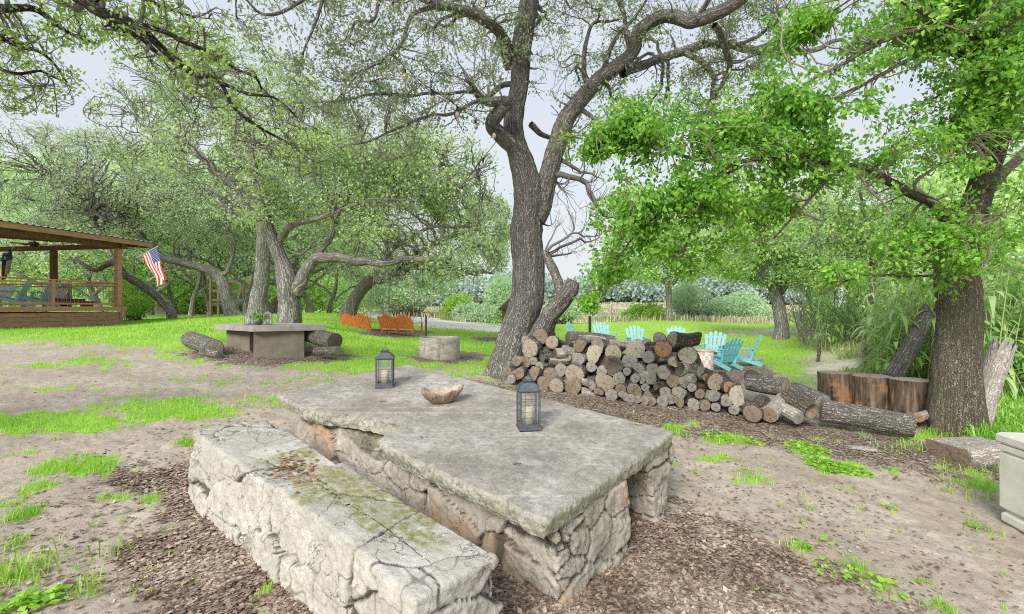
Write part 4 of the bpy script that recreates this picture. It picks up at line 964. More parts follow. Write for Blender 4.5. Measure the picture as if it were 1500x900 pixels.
def build_stone():
    S_LIME = m_stone('limestone_pale', (.60, .565, .50), (.76, .73, .66), (.43, .395, .34), (.22, .21, .09), (.40, .38, .20))
    S_BASE = m_stone('limestone_mortared', (.50, .45, .385), (.70, .65, .57), (.31, .27, .225), (.18, .18, .10), (.30, .28, .19), orange=.8)
    NC = P(798, 762, 2.388); LC = P(403, 577, 4.52); BC = P(597, 534, 5.707); RC = P(988, 632, 3.572)
    # ---- stone bench
    zt = lambda x, y: -1.238-.058*x+.055*y+CZ
    nr_ = np.array([-.06, 2.14, 0]); near_left = nr_-U1*.46
    c = near_left.copy(); h = .46
    c[2] = 0
    def zf(p):
        X = c[0]+p[:, 0]*U1[0]+p[:, 1]*U2[0]; Y = c[1]+p[:, 0]*U1[1]+p[:, 1]*U2[1]
        return zt(X, Y)-h
    def ex(p, n_, m_):
        top = sstep(.4, .9, n_[:, 2])
        green = sstep(.42, .52, fbm(p*3.4, 3, 8)+.14*sstep(.1, .3, p[:, 0])-.30*(p[:, 1] > 1.75)-.18*sstep(.28, .05, p[:, 0])-.12*sstep(.38,.46,p[:,0]))
        return top*green*sstep(.12, .3, p[:, 1])+.35*m_*(1-top)*.5
    def sh(p, g):
        # broken hollow half way along, slumped towards the table
        k = np.exp(-(((p[:, 1]-1.45)/.17)**2+((p[:, 0]-.22)/.17)**2))
        p = p.copy(); p[:, 2] -= .05*k*(p[:, 2] > .3)
        k2 = np.exp(-(((p[:, 1]-1.22)/.02)**2)); p[:, 0] += .02*k2*(p[:, 0] < .05)
        p[:, 0] += .03*np.sin(p[:, 1]*2.1)*(p[:, 0] < .2)
        p[:, 0] -= np.where(p[:, 0] < .2, .045*(1-p[:, 2]/.46), 0)
        return p
    b = stone_body('stone_bench', c, (.46, 2.56, h+.04), (U1, U2), None, S_LIME, .0085, .46, .018, .008, 4, zf, .022, 0, ex, sh)
    n_ = 420; a_ = .22+RG.normal(size=n_)*.085; l_ = 1.45+RG.normal(size=n_)*.13
    k_ = (a_ > .03) & (a_ < .43); a_, l_ = a_[k_], l_[k_]; X = c[0]+a_*U1[0]+l_*U2[0]; Y = c[1]+a_*U1[1]+l_*U2[1]
    dip = .05*np.exp(-(((l_-1.45)/.17)**2+((a_-.22)/.17)**2))
    lf_ = leaves('bench_litter', np.stack([X, Y, zt(X, Y)+.040-dip+RG.uniform(0, .008, len(X))], -1), .026, .009, m_leaf('red_litter', (.16, .07, .045), (.38, .20, .13), (.58, .42, .32), .05, 3.), None, flat=.8, lvar=.6)
    tag(lf_, 'reddish crumbled leaf litter in the hollow midway along the stone bench', 'leaf litter', kind='stuff')
    tag(b, 'long low bench of cracked pale limestone blocks with moss along its top', 'bench')
    # ---- the table
    T = empty('stone_table', ((NC+RC)/2*np.array([1, 1, 0])+np.array([0, 0, gz1(.7, 3.0)])), 0, 'large stone table with a chipped weathered concrete slab on a mortared rock base', 'table')
    off = np.array(T.location)
    # slab outline on the top surface, broken notch in the long left edge
    A = [NC, RC, BC, LC]
    def edge(a, b, n, amp, s):
        t = np.linspace(0, 1, n, endpoint=False)[:, None]; p = a*(1-t)+b*t
        return p
    lo = edge(NC, RC, 90, 0, 1); la = edge(RC, BC, 200, 0, 2); lb = edge(BC, LC, 90, 0, 3)
    ll = edge(LC, NC, 260, 0, 4)
    out = np.vstack([lo, la, lb, ll]); nout = len(out)
    ksm = lambda A_: sum(np.roll(A_, q_, 0) for q_ in range(-3, 4))/7.
    s = np.concatenate([[0], np.cumsum(np.linalg.norm(np.diff(out, axis=0), axis=1))])
    cen = (NC+RC+BC+LC)/4; inward = nrm(np.vstack([np.tile(U2, (90, 1)), np.tile(-U1, (200, 1)), np.tile(-U2, (90, 1)), np.tile(U1, (260, 1))]))
    inward = nrm(ksm(inward)); out = ksm(out)
    tl = np.full(nout, -1.); tl[380:] = np.linspace(0, 1, 260, endpoint=False)
    def notch(t, deep):
        # t: 0 at the left corner, 1 at the near corner
        d = np.interp(t, [0, .245, .27, .33, .40, .455, .485, .50, .53, .60, 1], [0, 0, .06, .17, .31, .36, .30, .14, .03, 0, 0])
        return np.where(t < 0, 0, d)*deep
    top_n = nrm(np.cross(RC-NC, LC-NC))
    lv = [(0, 0.010, 1.0), (-.006, .001, 1.0), (-.03, -.002, 1.03), (-.055, .004, 1.04), (-.08, .008, .98), (-.10, .014, .93), (-.112, .024, .92)]
    q = np.stack([s*1.0, s*0, s*0], -1)
    V = []; E = []
    rough = (fbm(np.stack([s*9, s*0+3, s*0], -1), 3, 5)-.5)
    for i, (dz, ins, nd) in enumerate(lv):
        r2 = fbm(np.stack([s*22, s*0+i*.9, s*0], -1), 3, 15)-.5
        r3 = fbm(np.stack([s*3, s*0+i*.3, s*0], -1), 3, 25)-.5
        chip = np.maximum(0, fbm(np.stack([s*5, s*0, s*0+7], -1), 2, 33)-.62)*.25*(1 if i < 3 else .3)
        w = notch(tl, nd)
        nz = (.010 if i < 2 else .028)
        isn = (w > .01)
        d = ins+rough*.016+r2*nz*(1+isn*1.2)+r3*.02+chip+w
        p = out+inward*d[:, None]+np.array([0, 0, dz])+np.array([0, 0, 1])*((r2*.008*(i > 0))+isn*(i > 1)*(r3*.03))[:, None]
        V.append(p); E.append(np.full(nout, [0, .25, 1, 1, 1, 1, 1][i]))
    from mathutils.geometry import tessellate_polygon
    ring = V
    nrg = len(ring); VV = np.vstack([V[0]]+ring)
    EE = np.concatenate([np.zeros(nout)]+E)
    tc_ = np.array([list(t) for t in tessellate_polygon([[Vector(v) for v in V[0]]])])
    if np.cross(V[0][tc_[0, 1]]-V[0][tc_[0, 0]], V[0][tc_[0, 2]]-V[0][tc_[0, 0]])[2] < 0: tc_ = tc_[:, ::-1]
    tb_ = np.array([list(t) for t in tessellate_polygon([[Vector(v) for v in V[-1]]])])+nout*nrg
    
    idx = nout+np.arange(nrg*nout).reshape(nrg, nout); jn = np.roll(idx, -1, 1)
    Q = np.stack([idx[:-1], idx[1:], jn[1:], jn[:-1]], -1).reshape(-1, 4)
    TT_ = np.vstack([tc_, tb_])
    o = mesh('slab', VV, [Q, TT_], [m_slab()], None, attrs={'edge': EE*.9}, smooth=np.array([True]*len(Q)+[False]*len(TT_)))
    o.parent = T; o.matrix_parent_inverse = Matrix.Translation(-Vector(off))
    # base wall under the slab
    def base(name, u1, u2, s1, s2, seed, lab=None, **k):
        c0 = NC*np.array([1, 1, 0])+U1*u1+U2*u2
        zl = gz1(c0[0], c0[1])-.12; c0[2] = zl
        L12 = lambda x, y: NC[2]+((RC-NC)[2]/np.linalg.norm((RC-NC)[:2]))*((x-NC[0])*U1[0]+(y-NC[1])*U1[1])+((LC-NC)[2]/np.linalg.norm((LC-NC)[:2]))*((x-NC[0])*U2[0]+(y-NC[1])*U2[1])
        hh = L12(c0[0], c0[1])-.104-zl
        def zf(p):
            X = c0[0]+p[:, 0]*U1[0]+p[:, 1]*U2[0]; Y = c0[1]+p[:, 0]*U1[1]+p[:, 1]*U2[1]
            return (L12(X, Y)-L12(c0[0], c0[1]))
        o = stone_body(name, c0, (s1, s2, hh), (U1, U2), T, S_BASE, .011, .36, .020, .009, seed, zf, .02, **k)
        o.matrix_parent_inverse = Matrix.Translation(-Vector(off)); return o
    def shb(p, g):
        p = p.copy(); k = 1-g[:, 2]
        p[:, 2] -= (.16+.10*(fbm(p*7, 3, 71)-.5))*np.exp(-((p[:, 1]-1.72)/.42)**2)*sstep(.36, .16, p[:, 0])*sstep(.25, .85, g[:, 2])
        p[:, 1] -= .03*k+.05*np.maximum(0, .35-g[:, 2])
        p[:, 0] += np.where(g[:, 0] > .5, .10*np.sin(g[:, 2]*3.0-.3)*1.0*k, -.05*k)
        return p
    base('stone_base', .14, .02, .70, 2.95, 12, shape=shb)
    def shp(p, g):
        p = p.copy(); p[:, 0] += .05*np.sin(g[:, 2]*5)*(g[:, 0] < .5)+.03*np.sin(g[:, 2]*7+1)*(g[:, 0] > .5); return p
    base('stone_pillar', 1.24, .03, .31, .34, 23, shape=shp)
    base('stone_pillar', 1.20, 2.5, .31, .40, 29)
    # ---- things on the table
    def tabz(px, py):
        d = 720*1.3/(py-370.); return P(px, py, d)
    m_iron = m_simple('grey_painted_iron', (.09, .10, .108), (.16, .175, .19), 30, rough=.5, bump=.2, metal=.4)
    m_glass, nt, out_ = newmat('lantern_glass'); n = N(nt)
    mx = n('MixShader', {0: .12, 1: n('BsdfTransparent').outputs[0], 2: n('BsdfGlossy', {'Roughness': .05, 'Color': (.9, .95, 1, 1)}).outputs[0]}); nt.links.new(mx.outputs[0], out_.inputs[0])
    m_wax = m_simple('cream_wax', (.80, .75, .60), (.74, .68, .52), 4, rough=.5, bump=0)
    def lantern(name, p, w, h, rz, lab, tilt, grp=None, grid=(3, 5), candle=True):
        r = empty(name, p, rz, lab, 'lantern', grp); r.rotation_euler = (tilt[0], tilt[1], rz)
        b = h*.70; f = w*.09
        MB().box((0, 0, .008), (w*1.08, w*1.08, .016), bev=.004).box((0, 0, .022), (w*.98, w*.98, .014)).build('base', m_iron, r)
        fr = MB()
        for sx in (-1, 1):
            for sy in (-1, 1): fr.box((sx*(w/2-f/2), sy*(w/2-f/2), .029+b/2), (f, f, b), bev=.002)
        for z in (.029+f/2, .029+b-f/2):
            for sgn in (-1, 1):
                fr.box((0, sgn*(w/2-f/2), z), (w-2*f, f*.9, f)); fr.box((sgn*(w/2-f/2), 0, z), (f*.9, w-2*f, f))
        fr.build('frame', m_iron, r)
        for k in range(4):
            g = MB(); a = math.pi/2*k; R = Matrix.Rotation(a, 3, 'Z'); iw = w-2*f
            cols, rows = grid
            for i in range(1, cols+1):
                x = -iw/2+iw*i/(cols+1) if cols != 2 else (-iw*.28, iw*.28)[i-1]
                g.box(R @ Vector((x, -w/2+f*.45, .029+b/2)), (.0026, .0026, b-2*f), M=R)
            for j in range(1, rows+1):
                g.box(R @ Vector((0, -w/2+f*.45, .029+f+(b-2*f)*j/(rows+1))), (iw, .0026, .0026), M=R)
            g.build('window_grid', m_iron, r)
            MB().box(R @ Vector((0, -w/2+f*.9, .029+b/2)), (iw, .002, b-2*f), M=R).build('glass', m_glass, r)
        z0 = .029+b
        roof = MB(); q2 = 2**.5
        roof.lathe((0, 0, z0), [(0.01, -.004), (w*.56*q2, 0), (w*.56*q2, .008), (w*.27*q2, h*.15), (w*.2*q2, h*.155), (w*.2*q2, h*.175), (w*.27*q2, h*.185), (w*.27*q2, h*.195), (.001, h*.215)], 4, sq=True, rz=math.pi/4)
        roof.build('roof', m_iron, r)
        hd = MB(); pts = [(w*.16*math.cos(t), 0, z0+h*.205+w*.17*math.sin(t)) for t in np.linspace(0, math.pi, 9)]
        hd.tube(pts, .004, 6); hd.build('handle', m_iron, r)
        if candle:
            cd = MB(); cr = w*.25; ch = h*.36
            cd.lathe((0, 0, .03), [(.001, 0), (cr, 0), (cr, ch), (cr*.92, ch+.004), (cr*.8, ch-.006), (.001, ch-.008)], 20)
            c_ = cd.build('candle', m_wax, r)
            MB().cyl((0, 0, .03+ch-.008), (0, 0, .03+ch+.012), .0015, n=5).build('wick', m_iron, c_)
        return r
    lantern('lantern', tabz(564, 566)+np.array([0, 0, -.004]), .16, .36, .12, 'small black-framed glass lantern near the far left end of the stone table', (.02, 0), 'glass candle lanterns on the stone table', grid=(2, 3))
    lantern('lantern', tabz(774, 628)+np.array([0, .03, -.004]), .155, .37, .15, 'grey metal lantern with a white pillar candle near the middle right of the stone table', (.02, 0), 'glass candle lanterns on the stone table', grid=(2, 4))
    # ---- carved wooden bowl
    m, nt, out_ = newmat('carved_root_wood'); n = N(nt); v = n.co('Object'); a = n.noise(n.co('Object', (1, 1, .15)), 40, 5, .7)
    col = n.ramp(a, [(.3, (.09, .06, .04)), (.5, (.30, .225, .165)), (.72, (.52, .45, .37))]); n.bsdf(out_, col, .75, n.bump(a, .7, .008)); m_bowl = m
    m, nt, out_ = newmat('bowl_inside'); n = N(nt); a = n.noise(n.co('Object', (1, 3, 1)), 14, 5, .65)
    n.bsdf(out_, n.ramp(a, [(.3, (.23, .17, .12)), (.55, (.48, .40, .32)), (.75, (.60, .53, .45))]), .6, n.bump(a, .3, .003)); m_in = m
    th = np.linspace(0, 2*np.pi, 56, endpoint=False)
    prof = [(0.0, 0.0, 0), (.055, 0, 0), (.08, .012, 0), (.125, .05, 0), (.150, .09, 0), (.160, .118, 0), (.153, .124, 1), (.140, .108, 1), (.115, .06, 1), (.07, .03, 1), (.0, .022, 1)]
    V = []; 
    for r_, z_, ins in prof:
        wob = 1+.10*np.sin(th*2+.6)+.07*np.sin(th*3+2)+.05*np.sin(th*5+.4)+(.03*np.sin(th*9) if not ins else .012*np.sin(th*9))
        k = min(1, r_/.12)
        rimz = .012*np.sin(th*2+1)+.012*np.sin(th*5)+.014*np.maximum(0, np.sin(th*1+1.2))
        V.append(np.stack([r_*(1+(wob-1)*k)*np.cos(th)*1.05, r_*(1+(wob-1)*k)*np.sin(th)*.86, z_+rimz*(z_/.12)], -1))
    V = np.vstack(V); i = np.arange(len(prof)*56).reshape(len(prof), 56); j = np.roll(i, -1, 1)
    Q = np.stack([i[:-1], j[:-1], j[1:], i[1:]], -1).reshape(-1, 4); mi = np.repeat([0]*6+[1]*4, 56)
    o = mesh('wooden_bowl', V, [Q], [m_bowl, m_in], mi=mi); o.location = Vector(tabz(646, 590)+np.array([0, 0, -.003])); o.rotation_euler = (.05, 0, .2); o.scale = (1.0, 1.0, .95)
    tag(o, 'hand-carved root wood bowl with a wavy rim standing on the stone table', 'bowl')
    # stray twigs and leaves on the slab
    mt = m_simple('dry_twig', (.10, .08, .06), (.2, .17, .14), 30, bump=0)
    for k, (px, py, a_, l) in enumerate(((562, 589, .6, .07), (618, 641, 1.8, .04), (758, 681, .1, .05), (596, 628, 2.2, .02))):
        p = tabz(px, py); t_ = MB(); t_.tube([(-l/2, 0, .004), (-.1*l, .006, .008), (l*.2, .002, .006), (l/2, .01, .003)], .003, 5)
        o = t_.build('twig', mt); o.location = Vector(p); o.rotation_euler = (.0, 0, a_)
        tag(o, ['dark broken twig lying left of the bowl near the far lantern', 'short dark twig between the bowl and the broken notch', 'crooked twig in the open middle of the slab nearest the camera', 'tiny bark crumb by the broken notch'][k], 'twig', 'bits of twig on the stone slab')
    ml = m_simple('fresh_leaf', (.30, .52, .06), (.4, .6, .12), 5, bump=0)
    for k, (px, py, lab) in enumerate(((760, 627, 'green leaf fallen just left of the grey lantern'), (937, 624, 'green leaf lying near the right corner of the slab'))):
        o = mesh('fallen_leaf', np.array([[0, 0, .002], [.03, .014, .008], [.055, 0, .004], [.03, -.014, .009]]), [np.array([[0, 1, 2, 3]])], [ml], smooth=False)
        o.location = Vector(tabz(px, py)+np.array([0, 0, .003])); o.rotation_euler = (0, 0, k*2.); tag(o, lab, 'leaf')
    # ---- cream deck box at the right edge
    c = np.array([3.74, 3.78, gz1(3.74, 3.78)-.01]); D = m_simple('cream_plastic', (.82, .80, .74), (.66, .63, .56), 5, rough=.55, bump=.15)
    r = empty('storage_box', c, 0, 'cream plastic storage box with a lid standing at the right edge', 'storage box')
    r.rotation_euler = (0, 0, math.radians(-100)+math.pi/2)
    Wd, Ln, Ht = .62, 1.25, .70    # local x goes right, y negative goes toward the camera
    b_ = MB(); b_.box((Wd/2, -Ln/2, .055), (Wd-.01, Ln-.01, .11), bev=.03); b_.box((Wd/2, -Ln/2, .11+.225), (Wd, Ln, .44), bev=.02); b_.box((Wd/2, -Ln/2, .585), (Wd+.012, Ln+.012, .05), bev=.01)
    b_.build('box_body', D, r)
    l_ = MB(); l_.box((Wd/2, -Ln/2, .655), (Wd+.03, Ln+.03, .08), bev=.018); l_.box((Wd/2, -Ln/2, .697), (Wd-.14, Ln-.16, .012), bev=.005); l_.build('lid', D, r)
    MB().box((-.014, -Ln*.34, .60), (.02, .09, .05), bev=.006).build('latch', m_simple('black_plastic', (.03, .03, .035), rough=.4, bump=0), r)

# ---------------------------------------------------------------- logs
def m_cutwood():
    m, nt, out = newmat('sawn_log_end'); n = N(nt)
    bk = n.attr('bk').outputs['Vector']; x = n('SeparateXYZ', {0: bk})
    w = n.noise(bk, 14, 3); r = n.math('SQRT', n.math('ADD', n.math('MULTIPLY', x.outputs[0], x.outputs[0]), n.math('MULTIPLY', x.outputs[1], x.outputs[1])))
    rr = n.math('ADD', r, n.math('MULTIPLY', w, .02))
    ring = n.math('ABSOLUTE', n.math('SINE', n.math('MULTIPLY', rr, 330.)))
    ang = n.math('ARCTAN2', x.outputs[1], x.outputs[0])
    cv = n('CombineXYZ', {0: n.math('MULTIPLY', n.math('COSINE', ang), 2.6), 1: n.math('MULTIPLY', n.math('SINE', ang), 2.6), 2: n.math('MULTIPLY', r, 1.2)})
    oi = n('ObjectInfo'); sh = n('VectorMath', {0: cv.outputs[0], 1: oi.outputs['Location']}, operation='ADD')
    ck = n.noise(sh.outputs[0], 1.6, 3, .6)
    a = n.noise(bk, 45, 5, .7)
    base = n('Mix', data_type='RGBA', blend_type='MULTIPLY'); base.inputs[0].default_value = 1; nt.links.new(oi.outputs['Color'], base.inputs[6])
    nt.links.new(n.ramp(a, [(.25, (.50, .48, .46)), (.5, (.85, .84, .82)), (.75, (1.15, 1.12, 1.08))]), base.inputs[7])
    c = n.mix(n.rng(ring, .0, .6, .28, 0), base.outputs[2], (.10, .07, .05))
    dk = n.rng(n.math('ABSOLUTE', n.math('SUBTRACT', ck, .5)), 0, .02, .92, 0)
    c = n.mix(dk, c, (.025, .02, .017))
    pith = n.rng(r, .0, .03, .6, 0); c = n.mix(pith, c, (.09, .05, .03))
    n.bsdf(out, c, .85, n.bump(n.math('ADD', a, n.math('MULTIPLY', ring, .15)), .5, .006), spec=.15)
    return m
def log_mesh(name, L, r, seed, mb, mc, bend=.04, sides=26, rough=.05, hollow=False, taper=.92, bark_th=.0, jag=0., split=None):
    """log from its sawn face at the origin, running along +Y"""
    rg = np.random.default_rng(seed); n = max(6, int(L/.06))
    y = np.linspace(0, L, n); C = np.stack([bend*np.sin(y/L*2.5+seed)*L, y, bend*np.cos(y/L*2.1+seed*2)*L], -1); C -= C[0]
    rr = r*np.linspace(1, taper, n)
    th = np.arange(sides)/sides*2*np.pi
    D = np.stack([np.cos(th), 0*th, np.sin(th)], -1)
    q = np.stack([np.cos(th)[None]*1.0+seed+0*y[:, None], np.sin(th)[None]+0*y[:, None], y[:, None]*2+0*th[None]], -1)
    R = rr[:, None]*(1+(fbm(q*1.2, 3, seed)-.5)*rough*5+(fbm(q*np.array([7, 7, 2.5]), 2, seed+4)-.5)*rough*1.6)
    if split is not None:
        ph, cut = split; cs = np.cos(th-ph); lim = np.where(cs > 1e-3, cut*rr[:, None]/np.maximum(cs, 1e-3)[None], 9.)
        R = np.minimum(R, lim*(1+(fbm(q*3, 2, seed+9)-.5)*.25))
    V = (C[:, None]+D[None]*R[:, :, None])
    if jag: V[-1, :, 1] += rg.random(sides)*jag; V[-2, :, 1] += rg.random(sides)*jag*.3
    V[:, :, 1] += 0
    bk = np.stack([np.cos(th)[None]*R, np.sin(th)[None]*R, y[:, None]+0*R], -1)
    idx = np.arange(n*sides).reshape(n, sides); j = np.roll(idx, -1, 1)
    Q = np.stack([idx[:-1], idx[1:], j[1:], j[:-1]], -1).reshape(-1, 4)
    # end faces get their own vertices: outer ring, inner ring(s), centre
    Vs = [V.reshape(-1, 3)]; Bs = [bk.reshape(-1, 3)]; faces = [Q]; mi = [0]*len(Q); nv = n*sides; T = []
    for e, (row, sg) in enumerate(((0, 1), (n-1, -1))):
        ring = V[row]; c = C[row]
        rings = [ring, c+(ring-c)*.93+np.array([0, -.002*sg, 0]), c+(ring-c)*.5+np.array([0, (-.004 if not hollow or e else .06)*sg, 0])]
        b0 = nv
        for k, g in enumerate(rings):
            Vs.append(g); f = (1, .93, .5)[k]; Bs.append(np.stack([bk[row, :, 0]*f, bk[row, :, 1]*f, np.full(sides, seed*.3)], -1)); nv += sides
        Vs.append((c+np.array([0, (-.004 if not hollow or e else .10)*sg, 0]))[None]); Bs.append(np.array([[0, 0, seed*.3]])); nv += 1
        i = b0+np.arange(sides); jj = b0+(np.arange(sides)+1) % sides
        for k in range(2):
            f = np.stack([i+k*sides, jj+k*sides, jj+(k+1)*sides, i+(k+1)*sides], -1)
            if sg < 0: f = f[:, ::-1]
            faces.append(f); mi += [0 if k == 0 else 1]*sides
        f = np.stack([i+2*sides, jj+2*sides, np.full(sides, nv-1)], -1)
        T.append(f if sg > 0 else f[:, ::-1])
    QQ = np.vstack(faces); TT = np.vstack(T); mi += [1]*len(TT)
    return mesh(name, np.vstack(Vs), [QQ, TT], [mb, mc], attrs={'bk': np.vstack(Bs)}, mi=mi)

def build_logs():
    mbs = [m_bark('log_bark_grey', (.07, .062, .055), (.31, .28, .25), (.47, .44, .40), 1.3, st=.22), m_bark('log_bark_brown', (.045, .034, .027), (.21, .17, .135), (.36, .31, .26), 1.2, st=.22), m_bark('log_bark_peeled', (.22, .185, .15), (.45, .41, .36), (.64, .60, .54), 1.2, bump=.5)]
    mc = m_cutwood()
    COLS = {'pale': (.56, .50, .415), 'tan': (.45, .385, .305), 'brown': (.31, .25, .19), 'orange': (.50, .30, .17), 'grey': (.39, .365, .335), 'dark': (.17, .145, .125)}
    # woodpile, read off the photograph: x, y, radius in the enlarged crop, colour, bark, yaw, length, flags
    Lg = [(325, 190, 40, 'brown', 1, -.1, .5), (388, 218, 34, 'tan', 1, -.2, .5), (270, 252, 48, 'tan', 0, .3, .5), (470, 205, 40, 'dark', 0, 1.0, .7), (335, 292, 28, 'dark', 0, .8, .45), (405, 280, 30, 'dark', 2, 1.0, .6), (535, 240, 37, 'brown', 0, 0, .5),
          (628, 230, 34, 'brown', 0, .2, .5), (617, 282, 47, 'pale', 2, 0, .5), (710, 276, 43, 'tan', 0, .1, .5), (690, 222, 18, 'grey', 2, 1.3, .6), (825, 254, 46, 'pale', 2, .1, .5), (885, 248, 28, 'dark', 1, .9, .45), (950, 202, 33, 'grey', 0, 0, .5),
          (1022, 206, 41, 'tan', 1, .5, .62), (965, 257, 43, 'orange', 0, .1, .5), (1096, 290, 47, 'pale', 1, -.1, .5), (1025, 322, 29, 'pale', 2, .2, .5), (890, 298, 33, 'grey', 0, .3, .4), (938, 300, 24, 'dark', 2, .9, .5), (790, 320, 37, 'grey', 2, 0, .5),
          (520, 312, 37, 'grey', 2, .3, .5), (250, 322, 30, 'brown', 0, .4, .4), (200, 318, 27, 'brown', 2, .4, .4), (290, 318, 22, 'grey', 0, 0, .4), (322, 348, 26, 'grey', 0, .3, .4), (375, 322, 22, 'dark', 2, 1.1, .5), (595, 346, 28, 'grey', 0, 0, .5), (705, 346, 46, 'dark', 0, .1, .5),
          (645, 372, 28, 'grey', 2, .3, .4), (780, 372, 21, 'grey', 0, 0, .4), (838, 360, 31, 'grey', 0, .2, .4), (915, 358, 31, 'grey', 0, 0, .4), (974, 376, 38, 'grey', 2, .1, .5), (1060, 360, 32, 'dark', 2, .7, .4), (435, 364, 33, 'grey', 0, 0, .5), (380, 386, 36, 'brown', 0, 0, .5),
          (505, 384, 48, 'tan', 0, 0, .5), (300, 385, 36, 'brown', 0, .3, .4), (155, 368, 23, 'brown', 0, .3, .35), (207, 378, 37, 'brown', 0, .2, .4), (822, 410, 22, 'grey', 2, .2, .4), (856, 420, 18, 'grey', 0, 0, .4), (736, 412, 29, 'grey', 2, 0, .4), (660, 434, 51, 'tan', 2, 0, .5),
          (588, 425, 28, 'grey', 2, -.9, .5), (905, 408, 32, 'grey', 2, -.6, .5), (1020, 425, 32, 'brown', 0, 0, .4), (1190, 403, 18, 'orange', 1, -.8, .5), (1245, 430, 46, 'tan', 1, -.3, .5), (1165, 375, 30, 'grey', 0, -.9, .5), (345, 440, 34, 'brown', 0, 0, .4), (412, 458, 38, 'tan', 0, .1, .4),
          (495, 452, 46, 'brown', 0, .1, .45), (545, 482, 22, 'pale', 2, 1.2, .6), (588, 446, 28, 'grey', 0, 0, .4), (630, 495, 26, 'brown', 0, .2, .4), (700, 496, 31, 'grey', 0, 0, .4), (757, 520, 30, 'grey', 0, .1, .4), (748, 465, 28, 'brown', 0, .2, .4), (816, 475, 39, 'brown', 2, .1, .4),
          (797, 536, 25, 'grey', 0, 0, .4), (832, 520, 19, 'grey', 2, 0, .4), (897, 510, 37, 'brown', 1, .2, .4), (942, 452, 25, 'dark', 0, .4, .4), (982, 480, 27, 'grey', 0, 0, .4), (1047, 480, 28, 'grey', 2, .1, .4), (1072, 492, 26, 'grey', 2, -.5, .4), (1120, 456, 23, 'grey', 0, 0, .4),
          (1162, 490, 25, 'brown', 1, .1, .4), (1238, 500, 32, 'grey', 2, -.5, .45), (965, 540, 29, 'grey', 2, .2, .4), (1045, 556, 32, 'brown', 0, .1, .4), (1130, 562, 31, 'grey', 2, .2, .4), (1190, 552, 28, 'brown', 0, -.1, .4), (1245, 560, 23, 'grey', 0, 0, .4), (1312, 456, 30, 'orange', 1, -.2, .45),
          (1370, 500, 57, 'pale', 1, -.1, .55), (1432, 572, 40, 'brown', 1, -.3, .5), (1130, 410, 26, 'grey', 2, -.9, .6), (1085, 430, 28, 'grey', 2, -.6, .5), (1300, 530, 28, 'grey', 2, .3, .35), (870, 560, 22, 'grey', 2, .4, .35), (1006, 520, 26, 'grey', 2, .3, .35), (250, 212, 26, 'grey', 0, .5, .35), (560, 200, 22, 'grey', 2, .9, .3),
          (450, 260, 26, 'grey', 2, .8, .5), (470, 300, 22, 'grey', 0, .5, .4), (875, 455, 22, 'grey', 0, 0, .4), (905, 560, 22, 'brown', 2, .3, .35), (1340, 575, 26, 'grey', 2, .5, .35), (175, 410, 24, 'grey', 0, .2, .35), (260, 425, 26, 'brown', 0, .2, .35)]
    col_w = {'pale': 'pale sawn', 'tan': 'tan', 'brown': 'brown', 'orange': 'orange-brown', 'grey': 'weathered grey', 'dark': 'dark'}
    bw = {0: 'with rough bark', 1: 'with dark bark', 2: 'without bark'}
    rows = []
    for i, g in enumerate(Lg): rows.append(0 if g[1] < 262 else 1 if g[1] < 350 else 2 if g[1] < 440 else 3 if g[1] < 515 else 4)
    rown = ['top', 'second', 'middle', 'fourth', 'bottom']
    order = {}
    for r_ in range(5):
        ids = sorted([i for i in range(len(Lg)) if rows[i] == r_], key=lambda i: Lg[i][0])
        for k, i in enumerate(ids): order[i] = k
    ordn = 'leftmost second third fourth fifth sixth seventh eighth ninth tenth eleventh twelfth thirteenth fourteenth fifteenth sixteenth seventeenth eighteenth nineteenth twentieth twenty-first twenty-second twenty-third twenty-fourth twenty-fifth twenty-sixth twenty-seventh twenty-eighth twenty-ninth thirtieth'.split()
    def front(px, py, back=0.):
        a, b = (px-750)/F, (450-py)/F
        # plane  y = 7.78 - .42 x + .30 (z-z0)
        d = (7.78+back+.30*(CZ-.35))/(1+.42*a-.30*b); return P(px, py, d)
    def place(i, p, r, colr, mb, yaw, L, seed, hollow=False, pitch=0.):
        o = log_mesh('firewood_log', L, r, seed, mbs[mb], mc, bend=.05 if L < .55 else .06, hollow=hollow, rough=.075 if mb != 2 else .11, split=(RG.uniform(0, 6.28), RG.uniform(.25, .7)) if RG.random() < .28 and r > .05 else None)
        o.color = (*COLS[colr], 1); o.location = Vector(p)
        o.rotation_euler = (pitch, 0, -.32-yaw)   # away from the camera, roughly square to the pile face
        return o
    for i, (cx, cy, r, c, mb, yaw, L) in enumerate(Lg):
        px, py = 700+cx/3.571, 440+cy/3.571
        p = front(px, py, RG.uniform(-.05, .06)); rad = r/3.571/F*p[1]*1.04
        if p[2]-rad < gz1(p[0], p[1]): p[2] = gz1(p[0], p[1])+rad*.93
        o = place(i, p, rad, c, mb, yaw+RG.normal()*.07, L*1.15, 50+i, hollow=(c == 'dark' and i % 2 == 0), pitch=RG.normal()*.05)
        sz = 'thick' if r > 40 else 'thin' if r < 26 else 'medium'
        pos = ordn[order[i]]+(' from the left' if order[i] else '')
        tag(o, f'{sz} {col_w[c]} log {bw[mb]}, {pos} in the {rown[rows[i]]} woodpile row', 'log', 'firewood logs in the woodpile')
    # logs packed behind, seen dark through the gaps
    k = 0
